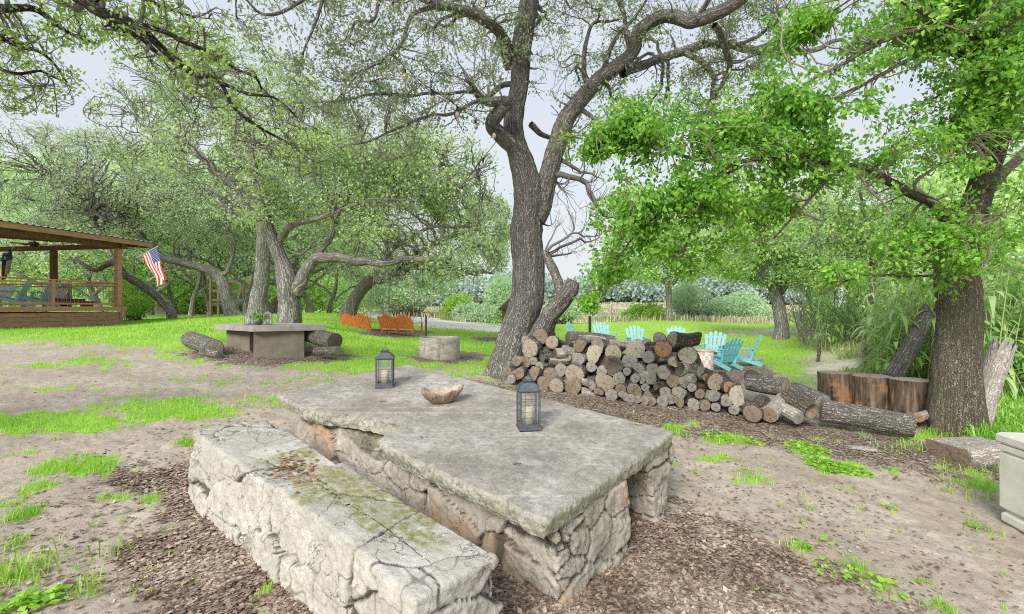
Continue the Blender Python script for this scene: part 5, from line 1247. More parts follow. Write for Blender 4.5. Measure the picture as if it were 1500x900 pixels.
    for cy in range(270, 560, 58):
        for cx in range(230, 1330, 78):
            top = np.interp(cx, [150, 300, 400, 640, 760, 900, 1020, 1110, 1160, 1300], [380, 225, 240, 270, 290, 300, 240, 290, 390, 430])
            if cy < top+30: continue
            px, py = 700+(cx+(cy//58 % 2)*39)/3.571, 440+cy/3.571
            p = front(px, py, .22); rad = 42/3.571/F*p[1]
            if p[2]-rad < gz1(p[0], p[1])-.05: p[2] = gz1(p[0], p[1])+rad
            o = place(0, p, rad, 'dark', k % 2, RG.normal()*.05, .5, 400+k)
            tag(o, 'dark log lying behind the front row, seen through gaps in the woodpile', 'log', 'logs deeper inside the woodpile'); k += 1
    # stump uprights behind the pile
    def stand(px, py_top, py_bot, w, seed, mb, col, lab, jag=0., lean=(0, 0), name='tree_stump', d=None, cat='stump', grp=None):
        b = G(px, py_bot) if d is None else np.array([*GD(px, d)])
        h = (py_bot-py_top)/F*b[1]; r = w/2/F*b[1]
        o = log_mesh(name, h+.06, r, seed, mbs[mb], mc, bend=.03, sides=32, taper=.95, rough=.05, jag=jag)
        o.color = (*COLS[col], 1); o.location = Vector(b-np.array([0, 0, .05])); o.rotation_euler = (math.pi/2+lean[0], lean[1], 0)
        tag(o, lab, cat, grp); return o
    stand(1050, 524, 566, 27, 701, 1, 'tan', 'upright dark stump sticking up behind the right part of the woodpile', d=7.6)
    stand(1069, 542, 568, 10, 702, 1, 'brown', 'short thin upright stump next to the dark stump behind the woodpile', d=7.4)
    stand(1198, 496, 530, 5, 703, 1, 'brown', 'thin dark wooden post in the dry patch left of the thicket', name='fence_post', cat='post', d=13.2, grp='short wooden posts at the lawn edge')
    stand(1265, 500, 553, 8, 704, 2, 'grey', 'pale weathered wooden post with a split top nearest the big right-hand tree', name='fence_post', cat='post', jag=.08, d=10.3, grp='short wooden posts at the lawn edge', lean=(0, .05))
    # large logs on the right end: sawn face point, direction (toward far end), length, radius
    def big(fx, fy, d, ex, ey, d2, wpx, seed, mb, col, lab, hollow=False, jag=0., name='felled_log'):
        a = P(fx, fy, d); b = P(ex, ey, d2); r = wpx/2/F*d
        for q in (a, b):
            g = gz1(q[0], q[1])
            if q[2]-r*.9 < g: q[2] = g+r*.88
        L = float(np.linalg.norm(b-a)); o = log_mesh(name, L, r, seed, mbs[mb], mc, bend=.02, sides=40, rough=.03, hollow=hollow, taper=.95, jag=jag)
        dr = Vector(b-a).normalized(); o.location = Vector(a); o.rotation_mode = 'QUATERNION'; o.rotation_quaternion = dr.to_track_quat('Y', 'Z')
        o.color = (*COLS[col], 1); tag(o, lab, 'log', 'big felled logs at the right end of the woodpile'); return o
    big(1203, 601, 6.15, 1338, 622, 5.75, 33, 801, 0, 'pale', 'long grey-barked trunk section lying with its right end against the big tree')
    big(1151, 568, 6.6, 1096, 559, 7.0, 27, 802, 0, 'tan', 'thick grey log with a tan sawn end lying on top just right of the woodpile')
    big(1189, 603, 6.0, 1150, 582, 6.4, 25, 803, 1, 'brown', 'dark brown log with a hollow ring end pointing at the camera beside the long trunk', hollow=True)
    big(1205, 592, 6.3, 1160, 572, 6.8, 30, 804, 0, 'grey', 'grey log tucked behind the end of the long trunk section')
    big(1102, 606, 6.15, 1118, 588, 6.6, 26, 805, 1, 'brown', 'short dark brown log low at the foot of the woodpile end')
    big(1127, 607, 6.1, 1150, 588, 6.5, 24, 806, 2, 'brown', 'pale split log on the ground between the woodpile and the hollow log')
    big(1140, 596, 6.3, 1170, 612, 6.0, 20, 807, 2, 'grey', 'peeled grey log sloping down to the soil in front of the stack')
    big(1100, 552, 7.2, 1112, 556, 7.8, 20, 808, 1, 'dark', 'round log end with dark face behind the tan log')
    o = log_mesh('split_log', .50, .25, 809, mbs[2], mc, sides=48, bend=.0, rough=.07, jag=.07, split=(1.45, .22)); c_ = G(1392, 680)
    o.location = Vector(c_+np.array([.02, .06, .13])); o.rotation_euler = (.05, -.12, math.radians(-84)); o.color = (*COLS['brown'], 1)
    tag(o, 'squat split weathered log lying at the foot of the tree beside the cream box', 'log', 'big felled logs at the right end of the woodpile')
    big(1340, 598, 6.6, 1300, 596, 6.9, 16, 810, 1, 'orange', 'thin peeled log behind the long trunk by the tree roots')
    big(1345, 612, 6.1, 1378, 596, 6.5, 14, 811, 2, 'orange', 'broken rotten orange wood against the roots of the big tree', jag=.1)
    # standing stump rounds in a row
    for k, (x0, x1, yt, yb, d, sd, lab) in enumerate(((1198, 1246, 548, 592, 7.1, 821, 'leftmost sawn stump round with a pale rim behind the long trunk'), (1246, 1304, 553, 598, 6.85, 822, 'middle wide stump round with orange streaked wood behind the long trunk'), (1305, 1366, 560, 606, 6.6, 823, 'right-hand wide stump round with rotten orange face next to the big tree'))):
        b = GD((x0+x1)/2, d+(.0, .25, .1)[k]); r = (x1-x0)/2/F*d; h = CZ-(yt-450)/F*d-b[2]-(.0, .03, .0)[k]
        m, nt, out_ = newmat('rotten_orange_wood'); n = N(nt); a = n.noise(n.co('Object', (1, .12, 1)), 16, 6, .7)
        a2 = n.noise(n.co('Object'), 3.5, 4, .6)
        c_ = n.ramp(a, [(.34, (.025, .019, .015)), (.52, (.15, .105, .075)), (.7, (.34, .26, .19))]); c_ = n.mix(n.rng(a2, .54, .66, 0, .65), c_, (.44, .23, .11))
        n.bsdf(out_, c_, .9, n.bump(a, .9, .02))
        o = log_mesh('stump_round', h+.1, r*(.93, 1.0, .9)[k], sd, m, mc, bend=.0, sides=44, taper=1.0, rough=.07)
        o.color = (*COLS['tan'], 1); o.location = Vector(b-np.array([0, 0, .08])); o.rotation_euler = (math.pi/2, 0, .4*k)
        tag(o, lab, 'stump', 'stump rounds standing in a row')
    # leaning trunks
    big(1306, 556, 8.2, 1372, 455, 8.6, 24, 831, 0, 'brown', 'leaning dead trunk propped behind the big right-hand tree among the cane', name='leaning_log')
    big(1432, 626, 5.95, 1468, 522, 6.0, 30, 832, 2, 'grey', 'jagged splintered grey snag leaning just right of the big tree', jag=.22, name='broken_snag')
    big(1474, 545, 7.4, 1512, 470, 7.6, 9, 833, 1, 'dark', 'thin dark branch leaning among the cane at the right edge', jag=.1, name='leaning_branch')
    # flat piece of bark on the soil
    o = log_mesh('bark_piece', .26, .08, 841, mbs[2], mc, sides=16); o.scale = (1, 1, .22); o.location = Vector(G(1283, 661, .01)); o.rotation_euler = (0, 0, 1.2); o.color = (*COLS['grey'], 1)
    tag(o, 'flat curl of pale bark lying on the soil right of the weeds', 'bark')
    # by the small concrete table
    def lay(fx, fy, d, ex, ey, d2, w, sd, col, lab, **k): return big(fx, fy, d, ex, ey, d2, w, sd, 0, col, lab, **k)
    for args in ((314, 512, 8.75, 281, 503, 9.5, 26, 851, 'pale', 'fat grey log with a pale end lying left of the small concrete table'), (322, 520, 8.6, 296, 520, 8.8, 12, 852, 'grey', 'small curved log lying against the fat one left of the small table'),
                 (491, 500, 9.0, 452, 493, 9.5, 25, 853, 'dark', 'dark-ended log resting on top at the right of the small concrete table'), (495, 514, 8.9, 462, 515, 9.1, 14, 854, 'grey', 'lower log under the dark-ended one right of the small table')):
        o = lay(*args); o['group'] = 'logs beside the small concrete table'
# ---------------------------------------------------------------- furniture farther off
def build_things():
    TEAL = m_simple('turquoise_paint', (.26, .66, .70), (.17, .55, .60), 5, rough=.55, bump=.1)
    TEALW = m_simple('faded_and_lit_turquoise', (.44, .74, .77), (.34, .66, .70), 5, rough=.55, bump=.1)  # faded lawn chairs; on the porch chairs, light put into the colour
    CED = m_simple('orange_stained_cedar', (.80, .27, .08), (.62, .18, .05), 9, (1, 1, 1), rough=.6, bump=.1)
    WOOD = m_simple('brown_cedar_boards', (.56, .32, .22), (.38, .20, .14), 3.2, (.35, 1, 5), rough=.8, bump=.3)
    WOODD = m_simple('dark_cedar_posts', (.27, .145, .095), (.17, .09, .06), 3, (5, 5, .4), rough=.8, bump=.3)
    CEIL = m_simple('pine_ceiling_boards', (.56, .35, .20), (.36, .21, .12), 2.2, (.3, 6, 1), rough=.7, bump=.2)
    RAIL = m_simple('red_cedar_rail', (.66, .35, .25), (.50, .25, .17), 4, (.4, .4, 4), rough=.75, bump=.2)
    WIRE = m_simple('galvanised_wire', (.42, .44, .42), (.3, .32, .3), 9, rough=.5, metal=.5, bump=0)
    CONC = m_simple('cast_concrete', (.40, .37, .32), (.24, .215, .18), 2.6, rough=.9, bump=.5, dist=.01)
    CONCD = m_simple('stained_concrete', (.27, .235, .19), (.17, .145, .115), 3.4, (1, 1, 1.5), rough=.9, bump=.4, dist=.01)
    BLK = m_simple('black_metal', (.02, .02, .022), (.04, .04, .045), 9, rough=.45, bump=0)
    WHITE = m_simple('white_cloth', (.78, .77, .74), (.7, .69, .66), 8, rough=.9, bump=.1)
    METAL = m_simple('grey_roof_metal', (.38, .40, .42), (.28, .29, .3), 3, rough=.45, metal=.6, bump=0)
    # ---- adirondack chair, faces -Y
    def chair(paint, label):
        r = empty('adirondack_chair', (0, 0, 0), 0, label, 'chair', 'turquoise garden chairs')
        s = MB()
        for k in range(6):
            t = k/5.; s.box((0, -.30+.52*t, .385-.13*t), (.54, .085, .022), M=Matrix.Rotation(.245, 3, 'X'), bev=.004)
        s.build('seat', paint, r)
        b = MB(); hs = [.76, .83, .87, .83, .76]
        for k in range(5):
            a = (k-2)*.075; x = (k-2)*.105; R = Matrix.Rotation(-.42, 3, 'X') @ Matrix.Rotation(a, 3, 'Y'); h = hs[k]
            c = Vector((x, .24, .24)); w0, w1 = .046, .056
            pr = [(-w0, 0), (w0, 0), (w1, h-.06), (w1*.75, h-.02), (0, h), (-w1*.75, h-.02), (-w1, h-.06)]
            V = [c+R @ Vector((p_[0], y, p_[1])) for y in (-.01, .01) for p_ in pr]; n7 = 7
            b.add(V, [tuple(range(7)), tuple(reversed(range(7, 14)))]+[(i, i+7, (i+1) % 7+7, (i+1) % 7) for i in range(7)])
        b.box((0, .26+.10, .50), (.56, .022, .07), M=Matrix.Rotation(-.42, 3, 'X')); b.box((0, .26+.24, .82), (.60, .022, .06), M=Matrix.Rotation(-.42, 3, 'X'))
        b.build('backrest', paint, r)
        for sx in (-1, 1):
            MB().box((sx*.34, -.04, .575), (.13, .74, .024), bev=.008).box((sx*.33, -.30, .53), (.03, .09, .07)).build('armrest', paint, r)
            MB().box((sx*.30, -.33, .28), (.026, .10, .56), bev=.004).build('leg', paint, r)
            l = MB(); l.bar((sx*.27, -.36, .36), (sx*.27, .60, .055), .026, .12, bev=.004); l.build('leg', paint, r)
            MB().bar((sx*.315, .33, .56), (sx*.285, .27, .22), .024, .08).build('arm_brace', paint, r)
        return r
    A = chair(TEAL, 'turquoise garden chair seen side-on at the right, its tall back leaning toward the lawn')
    Bc = chair(TEALW, 'faded turquoise slatted chair facing the camera behind the left part of the woodpile')
    def put(o, px, d, rz): o.location = Vector(GD(px, d)); o.rotation_euler = (0, 0, rz)
    put(A, 1086, 13.6, math.radians(-112))
    A.scale = (.84, .84, .84); Bc.scale = (.86, .86, .86)
    put(Bc, 887, 17.2, math.radians(12))
    def dp(src, px, d, rz, lab): p = GD(px, d); return dup(src, p, rz, lab, 'turquoise garden chairs')
    dp(Bc, 933, 16.6, math.radians(-4), 'faded turquoise slatted chair facing the camera behind the middle of the woodpile')
    dp(Bc, 993, 16.9, math.radians(-10), 'faded turquoise chair whose top just shows over the round log ends')
    dp(Bc, 1043, 14.6, math.radians(-35), 'faded turquoise chair half hidden behind the darker chair and patterned tin')
    dp(A, 1056, 13.0, math.radians(205), 'darker turquoise chair with its back toward the camera right of the woodpile')
    dp(Bc, 853, 16.2, math.radians(65), 'turquoise chair turned sideways at the left end of the ring, behind the metal post')
    # side drum
    r = empty('patterned_drum', GD(1033, 12.2), 0, 'small side drum with red and white pattern standing among the turquoise chairs', 'side table')
    m, nt, out = newmat('patterned_tin'); n = N(nt); v = n.co('Object'); ck = n('TexChecker', {'Vector': n.co('Object', (1, 1, .7)), 'Scale': 14., 'Color1': (.58, .36, .33, 1), 'Color2': (.75, .73, .68, 1)})
    n.bsdf(out, n.mix(n.rng(n.noise(v, 9, 3), .45, .6), ck.outputs[0], (.70, .66, .60)), .7)
    MB().lathe((0, 0, 0), [(.001, 0), (.19, 0), (.2, .02), (.2, .50), (.19, .52)], 20).build('drum_body', m, r)
    MB().lathe((0, 0, .52), [(.215, 0), (.22, .02), (.21, .035), (.001, .04)], 20).build('table_top', m_simple('tan_tray', (.62, .5, .38), bump=0), r)
    # ---- metal stakes
    for px, d, y0, lab in ((864, 9.3, 463, 'slim dark metal stake rising behind the left part of the woodpile'), (624, 12.0, 462, 'slim dark metal stake standing behind the concrete ring')):
        b = GD(px, d); h = CZ-(y0-450)/F*d-b[2]; s = MB(); s.box((0, 0, h/2), (.05, .012, h), bev=.002); s.box((0, .015, h/2), (.012, .03, h))
        for k in range(int(h/.06)): s.box((0, -.01, .05+k*.06), (.018, .012, .015))
        o = s.build('metal_stake', m_simple('green_black_steel', (.05, .06, .055), bump=0)); o.location = Vector(b); tag(o, lab, 'stake', 'metal stakes standing in the lawn')
    # ---- concrete ring
    b = GD(644, 10.4); R = 29.5/F*10.4
    o = MB().lathe((0, 0, -.05), [(R*.99, 0), (R, .04), (R, .47), (R*.985, .485), (R*.87, .485), (R*.86, .47), (R*.86, .1), (.001, .1)], 48).build('concrete_ring', m_stain_ring())
    o.location = Vector(b); tag(o, 'round pale concrete fire ring standing on the lawn left of the big oak', 'fire ring')
    # ---- small concrete table
    b = GD(392, 9.0); r = empty('concrete_table', b, 0, 'small grey concrete slab table on boxy legs on the lawn behind the stone table', 'table')
    zt = CZ-(476.5-450)/F*9.2-b[2]
    t_ = MB()
    V = []
    cs = [(313, 477, 9.7), (370, 483.5, 8.75), (477, 477, 9.3), (442, 473.5, 10.4), (345, 472.5, 10.6)]
    top = [P(*c) for c in cs]
    zz = zt+b[2]
    for p in top: p[2] = zz
    V = [p-b for p in top]+[p-b-np.array([0, 0, .10]) for p in top]; nn = len(top)
    t_.add(V, [tuple(range(nn)), tuple(reversed(range(nn, 2*nn)))]+[((i+1) % nn, i, i+nn, (i+1) % nn+nn) for i in range(nn)])
    t_.build('table_top', m_simple('pale_concrete_top', (.46, .44, .40), (.30, .28, .25), 5, rough=.9, bump=.5), r)
    def panel(px0, px1, d0, d1, nm):
        a, c = P(px0, 500, d0)-b, P(px1, 500, d1)-b; a[2] = c[2] = 0; h = zt-.102
        mid = (a+c)/2; an = math.atan2(c[1]-a[1], c[0]-a[0]); MB().box((mid[0], mid[1], h/2-.05), (np.linalg.norm(c-a), .12, h+.1), rz=an, bev=.006).build(nm, CONCD, r)
    panel(372, 446, 8.95, 9.25, 'support'); panel(336, 370, 9.75, 9.35, 'support'); panel(440, 445, 9.35, 9.9, 'support')
    # lanterns and plant on it
    GL = bpy.data.materials['lantern_glass']
    for px, lab, gg in ((365, 'grey square lantern on the left of the potted plant', 1), (392, 'grey square lantern on the right of the potted plant', 1)):
        p = P(px, 476.4, 9.35); p[2] = zz
        q = empty('table_lantern', p, .5, lab, 'lantern', 'lanterns on the small concrete table')
        f = MB(); W = .15; H = .19
        for sx in (-1, 1):
            for sy in (-1, 1): f.box((sx*W/2, sy*W/2, H/2+.01), (.014, .014, H))
        for z in (.01, H+.012): f.box((0, 0, z), (W+.02, W+.02, .014))
        f.build('frame', METAL, q)
        MB().box((0, 0, H/2+.01), (W-.02, W-.02, H-.02)).build('glass', GL, q)
        MB().lathe((0, 0, H+.02), [(.10, 0), (.05, .03), (.03, .035), (.03, .05), (.001, .055)], 4, sq=True, rz=math.pi/4).build('roof', METAL, q)
        MB().lathe((0, 0, .02), [(.001, 0), (.035, 0), (.035, .09), (.001, .09)], 12).build('candle', WHITE, q)
    p = P(378, 477, 9.3); p[2] = zz; q = empty('potted_plant', p, 0, 'leafy plant in a round blue-grey pot between the two square lanterns', 'plant')
    MB().lathe((0, 0, 0), [(.001, 0), (.05, 0), (.09, .05), (.095, .08), (.075, .11), (.06, .10), (.001, .09)], 16).build('pot', m_simple('blue_grey_glaze', (.16, .20, .23), bump=0, rough=.3), q)
    C = RG.normal(size=(160, 3))*np.array([.07, .05, .03])+np.array([.03, 0, .14]); leaves('foliage', C, .05, .018, LF_ELM, q)
    # garden tap on the support
    # ---- porch swings
    def swing(label):
        r = empty('porch_swing', (0, 0, 0), 0, label, 'swing', 'orange porch swings'); W = 1.35
        b = MB(); R = Matrix.Rotation(-.38, 3, 'X'); n_ = 15
        for half in (-1, 1):
            for k in range(8):
                x = half*(.05+k*.082); top = .36+.17*math.sin(math.pi*(k+.5)/8.)*1.0
                b.box(R @ Vector((x, 0, top/2+.04))+Vector((0, .22, .05)), (.066, .016, top), M=R)
            for z, w in ((.07, .045), (.26, .03), (.43, .045)):
                b.box(R @ Vector((half*W/4, -.012, z))+Vector((0, .22, .05)), (W/2-.03, .02, w), M=R)
        for x in (-W/2, 0, W/2): b.box(R @ Vector((x, .0, .24))+Vector((0, .22, .05)), (.05, .04, .52), M=R)
        b.build('backrest', CED, r)
        s = MB()
        for k in range(6): s.box((0, .17-k*.085, .04-.01*k), (W, .06, .02))
        for x in (-W/2+.04, 0, W/2-.04): s.box((x, -.03, .0), (.04, .52, .06))
        s.build('seat', CED, r)
        for sx in (-1, 1):
            a = MB(); a.box((sx*W/2, -.02, .28), (.09, .50, .025)); a.box((sx*W/2, -.24, .15), (.04, .045, .27)); a.build('armrest', CED, r)
        return r
    def chains(r, top_z, ax):
        for sx in (-1, 1):
            MB().tube([(sx*.67, -.24, .29), (sx*.60, -.02, top_z)], .012, 4).tube([(sx*.67, .24, .29), (sx*.60, -.02, top_z)], .012, 4).build('hanging_chain', WIRE, r)
    s1 = swing('orange stained wooden porch swing on the left of the pair, hanging under the oak limb')
    s1.location = Vector(P(530, 483, 17.6)); s1.rotation_euler = (0, 0, math.radians(150)); chains(s1, 2.2, 0); s1.scale = (1., 1., 1.)
    s2 = dup(s1, P(588, 485, 16.8), math.radians(154), 'orange stained wooden porch swing on the right of the pair, nearer the concrete ring', 'orange porch swings')
    # face away from the camera: backs toward us
    # ---- porch
    dz = CZ+.03
    cor = np.array([-14.25, 18.0]); fu = np.array([-.173, -.985]); bu = np.array([-.985, .173])
    o3 = Vector((cor[0], cor[1], 0)); r = empty('covered_porch', (cor[0], cor[1], gz1(*cor)), 0, 'brown cedar porch with a sloping roof and wire railing at the left edge', 'porch')
    def W3(a, b_, z): p = cor+fu*a+bu*b_; return Vector((p[0], p[1], z))-Vector(r.location)
    LF, LB = 11.0, 8.5
    g0 = .35
    sk = MB()
    for k in range(5):
        z = dz-.16-.06-k*.145-.06
        sk.bar(W3(.0, .0, z), W3(LF, 0, z), .03, .138, bev=.004); sk.bar(W3(0, 0.0, z), W3(0, LB, z), .03, .138)
    sk.build('skirt', WOOD, r)
    d_ = MB(); a, c = W3(-.08, -.1, dz-.05), W3(LF, -.1, dz-.05)
    V = [W3(-.08, -.08, dz-.02), W3(LF, -.08, dz-.02), W3(LF, LB, dz-.02), W3(-.08, LB, dz-.02)]; V += [v-Vector((0, 0, .14)) for v in V]
    d_.add(V, [(3, 2, 1, 0), (4, 5, 6, 7), (0, 1, 5, 4), (1, 2, 6, 5), (2, 3, 7, 6), (3, 0, 4, 7)]); d_.build('deck', RAIL, r)
    MB().bar(W3(.06, -.05, dz-.45), W3(.06, -.05, dz-.02), .14, .05, up=(1, 0, 0)).build('corner_trim', RAIL, r)
    hp = 2.1
    for a, b_ in ((.08, .0), (4.1, 0), (8.3, 0), (0.0, 2.95), (0, 7.0)):
        q = W3(a+.05, b_+.06, dz+hp/2); MB().box(q, (.17, .17, hp), rz=math.atan2(fu[1], fu[0]), bev=.008).build('post', WOODD if b_ else RAIL, r)
    bm = MB(); bm.bar(W3(-.2, .07, dz+hp+.09), W3(LF, .07, dz+hp+.09), .09, .18); bm.bar(W3(.05, -.1, dz+hp+.09), W3(.05, LB, dz+hp+.09), .09, .18); bm.build('roof_beam', WOODD, r)
    # roof, rising away from the edge
    def slab(a0, a1, b0, b1, z0, z1, t, nm, mt):
        V = [W3(a0, b0, z0), W3(a1, b0, z0), W3(a1, b1, z1), W3(a0, b1, z1)]; V += [v+Vector((0, 0, t)) for v in V]
        return MB().add(V, [(0, 1, 2, 3), (7, 6, 5, 4), (0, 4, 5, 1), (1, 5, 6, 2), (2, 6, 7, 3), (3, 7, 4, 0)]).build(nm, mt, r)
    slab(-.7, LF, -.45, LB, dz+hp+.20, dz+hp+.9, .04, 'ceiling', CEIL)
    rf = MB()
    for k in range(9): rf.bar(W3(-.6+k*1.3, -.42, dz+hp+.15), W3(-.6+k*1.3, LB, dz+hp+.85), .045, .13)
    rf.build('rafters', WOODD, r)
    MB().bar(W3(-.74, -.48, dz+hp+.22), W3(LF, -.48, dz+hp+.22), .03, .17).bar(W3(-.72, -.48, dz+hp+.22), W3(-.72, LB, dz+hp+.90), .03, .17).build('fascia', WOOD, r)
    met = MB(); slb = []
    for k in range(60):
        a0 = -.78+k*.2
        V = [W3(a0, -.54, dz+hp+.31), W3(a0+.06, -.54, dz+hp+.345), W3(a0+.12, -.54, dz+hp+.31), W3(a0+.2, -.54, dz+hp+.31), W3(a0, LB, dz+hp+1.0), W3(a0+.06, LB, dz+hp+1.035), W3(a0+.12, LB, dz+hp+1.0), W3(a0+.2, LB, dz+hp+1.0)]
        met.add(V, [(0, 4, 5, 1), (1, 5, 6, 2), (2, 6, 7, 3)])
    met.build('roof', METAL, r)
    def rail(pa, pb, nm):
        R_ = MB(); L_ = (pb-pa).length; 
        R_.bar(pa+Vector((0, 0, .86)), pb+Vector((0, 0, .86)), .12, .045, bev=.005); R_.bar(pa+Vector((0, 0, .76)), pb+Vector((0, 0, .76)), .04, .05); R_.bar(pa+Vector((0, 0, .10)), pb+Vector((0, 0, .10)), .045, .06)
        nps = int(L_/2.05)
        for k in range(nps+1):
            p_ = pa.lerp(pb, k/max(nps, 1)); R_.bar(p_, p_+Vector((0, 0, .84)), .09, .09, up=(pb-pa))
        o = R_.build('railing', RAIL, r)
        w_ = MB()
        for k in range(int(L_/.13)): p_ = pa.lerp(pb, (k+.5)*.13/L_); w_.box(p_+Vector((0, 0, .43)), (.006, .006, .66))
        for k in range(5): w_.bar(pa+Vector((0, 0, .16+k*.13)), pb+Vector((0, 0, .16+k*.13)), .006, .006)
        w_.build('wire_mesh', WIRE, o)
    rail(W3(.15, .05, dz-.02), W3(LF, .05, dz-.02), 'a'); rail(W3(.05, .2, dz-.02), W3(.05, LB, dz-.02), 'b')
    # ceiling fan
    px_ = P(50, 366, 15.6); fz = Vector((px_[0], px_[1], dz+hp-.12))
    q = empty('ceiling_fan', fz, .3, 'dark ceiling fan hanging under the porch roof', 'fan')
    MB().cyl((0, 0, 0), (0, 0, .55), .015).build('rod', BLK, q); MB().lathe((0, 0, -.1), [(.001, 0), (.09, .01), (.13, .06), (.11, .14), (.03, .16)], 16).build('motor', BLK, q)
    for k in range(5):
        a = k*2*math.pi/5; R = Matrix.Rotation(a, 3, 'Z') @ Matrix.Rotation(.15, 3, 'X'); MB().box(R @ Vector((.34, 0, -.02)), (.42, .11, .012), M=R, bev=.004).build('blade', WOODD, q)
    # porch chairs in the paler paint, standing in for light under the roof
    zc = dz-.015
    for src, px, d, rz, lab in ((Bc, 14, 15.6, math.radians(-60), 'turquoise chair with a pale cushion at the left edge of the porch'), (Bc, 55, 16.9, math.radians(-75), 'low turquoise chair behind the rail in the middle of the porch'), (Bc, 82, 18.2, math.radians(20), 'turquoise chair with slatted back toward the far porch rail')):
        p = P(px, 450, d); p[2] = zc; dup(src, p, rz, lab, 'turquoise chairs on the porch')
    for px, d, lab in ((9, 15.45, 'pale cushion on the chair at the left edge of the porch'), (86, 18.0, 'pale cushion on the chair by the far porch rail')):
        p = P(px, 450, d); o = pillow('cushion', WHITE, .42, .14); o.location = Vector((p[0], p[1], zc+.50)); o.rotation_euler = (1.1, .1, .4); tag(o, lab, 'cushion', 'pale cushions on the porch chairs')
    p = P(108, 450, 18.0); bb = MB(); bb.box((0, 0, .17), (1.5, .5, .06)).box((-.6, 0, .07), (.08, .4, .14)).box((.6, 0, .07), (.08, .4, .14)).box((0, -.2, .24), (1.5, .06, .08)); o = bb.build('low_bench', m_simple('red_stained_wood', (.28, .09, .05), (.2, .06, .04), 4, bump=0)); o.location = Vector((p[0], p[1], zc)); o.rotation_euler = (0, 0, -.2)
    tag(o, 'low reddish wooden bench on the porch beside the far chair', 'bench')
    # ---- flags
    stars_flag(P(187, 388, 18.0)+np.array([-.12, 0, 0]), P(231, 361, 17.4))
    second_flag(P(12, 372, 17.8))
    # ---- hammock, play set, fences
    a, c = P(432, 458, 30), P(502, 456, 28)
    root = empty('hammock', (a+c)/2, 0, 'blue and white hammock slung between the trees behind the forked oak', 'hammock')
    t = np.linspace(0, 1, 25)[:, None]; V = []
    for s_ in (-1, -.33, .33, 1):
        q = a*(1-t)+c*t; q = q-(np.array([0, 0, 1])*.38*np.sin(np.pi*t))+np.array([0, .45*s_, .10*abs(s_)])*np.sin(np.pi*t)**.6; V.append(q)
    V = np.vstack(V)-(a+c)/2; i = np.arange(24); Q = np.vstack([np.stack([i+k*25, i+1+k*25, i+1+(k+1)*25, i+(k+1)*25], -1) for k in range(3)])
    mesh('hammock_cloth', V, [Q], [m_simple('blue_cloth', (.10, .32, .46), (.5, .62, .66), 1.2, (1, 8, 1), bump=0)], root)
    up = MB(); up.tube([tuple(a-(a+c)/2), tuple(a-(a+c)/2+np.array([-1.5, 0, .7]))], .015, 4).tube([tuple(c-(a+c)/2), tuple(c-(a+c)/2+np.array([1.2, 0, .8]))], .015, 4); up.build('rope', WIRE, root)
    b = GD(338, 30); root = empty('play_set', b, .2, 'wooden play set with a bright green slide roof behind the curving oak', 'play set')
    f = MB()
    for sx in (-.9, .9):
        for sy in (-.6, .6): f.box((sx, sy, 1.1), (.12, .12, 2.2))
    for z in (.7, .95, 1.5, 2.1): f.box((0, -.6, z), (1.9, .05, .14)); f.box((0, .6, z), (1.9, .05, .14))
    f.bar((.9, -.6, .7), (2.0, -1.0, 0), .10, .05); f.box((0, 0, .72), (1.9, 1.3, .05)); f.build('frame', m_simple('weathered_play_wood', (.30, .2, .13), (.2, .14, .1), 4, bump=0), root)
    MB().box((-.45, 0, .92), (.9, 1.2, .12)).bar((0, 0, .95), (1.0, -.2, .85), 1.0, .08).build('green_slide', m_simple('green_plastic', (.03, .36, .22), bump=0), root)
    # dark board fence far left
    r = empty('board_fence', GD(300, 50), 0, 'dark weathered board fence far behind the left oaks', 'fence')
    o_ = np.array(r.location); n_ = 150; X0, X1 = GD(190, 47), GD(420, 47); f = MB()
    for k in range(n_):
        p = X0*(1-k/n_)+X1*k/n_; p[2] = gz1(p[0], p[1]); f.box(Vector(p-o_)+Vector((0, 0, .85)), (.11, .025, 1.75+RG.uniform(-.04, .04)))
    f.build('boards', m_simple('old_fence_boards', (.12, .105, .09), (.19, .17, .15), 1, bump=0), r)
    # wire fence on the far side of the lawn
    r = empty('wire_fence', GD(900, 40), 0, 'thin wire fence on posts running along the dry field', 'fence'); o_ = np.array(r.location)
    pts = [GD(x, 40) for x in range(560, 1100, 28)]
    for p in pts: MB().cyl(Vector(p-o_), Vector(p-o_)+Vector((0, 0, 1.3)), .045, n=6).build('post', METAL, r)
    w_ = MB()
    for h in (.3, .6, .9, 1.2): w_.tube([Vector(p-o_)+Vector((0, 0, h)) for p in pts], .008, 4)
    w_.build('wire', WIRE, r)
    # low mesh field behind the drive: pale rail
    # ---- little play house behind the big oak
    b = GD(753, 17.5); r = empty('bird_house', b, .35, 'small wooden house with an arched door peeping out left of the big oak trunk', 'play house')
    hw = MB(); hw.box((0, 0, .55), (.7, .6, 1.1)); hw.build('wall', m_simple('tan_house_wood', (.33, .21, .15), (.24, .15, .1), 4, bump=0), r)
    MB().bar((-.42, 0, 1.02), (0, 0, 1.42), .72, .05, up=(0, 1, 0)).build('roof', WOOD, r) if False else None
    rr = MB(); V = [(-.45, -.38, 1.05), (0, -.38, 1.45), (.45, -.38, 1.05), (-.45, .38, 1.05), (0, .38, 1.45), (.45, .38, 1.05)]
    V += [(x, y, z+.06) for x, y, z in V]
    rr.add(V, [(0, 1, 4, 3), (1, 2, 5, 4), (9, 10, 7, 6), (10, 11, 8, 7), (6, 7, 1, 0), (7, 8, 2, 1), (3, 4, 10, 9), (4, 5, 11, 10), (0, 3, 9, 6), (2, 8, 11, 5), (0, 2, 1), (3, 4, 5)]); rr.build('roof', m_simple('brown_shingles', (.13, .09, .07), bump=0), r)
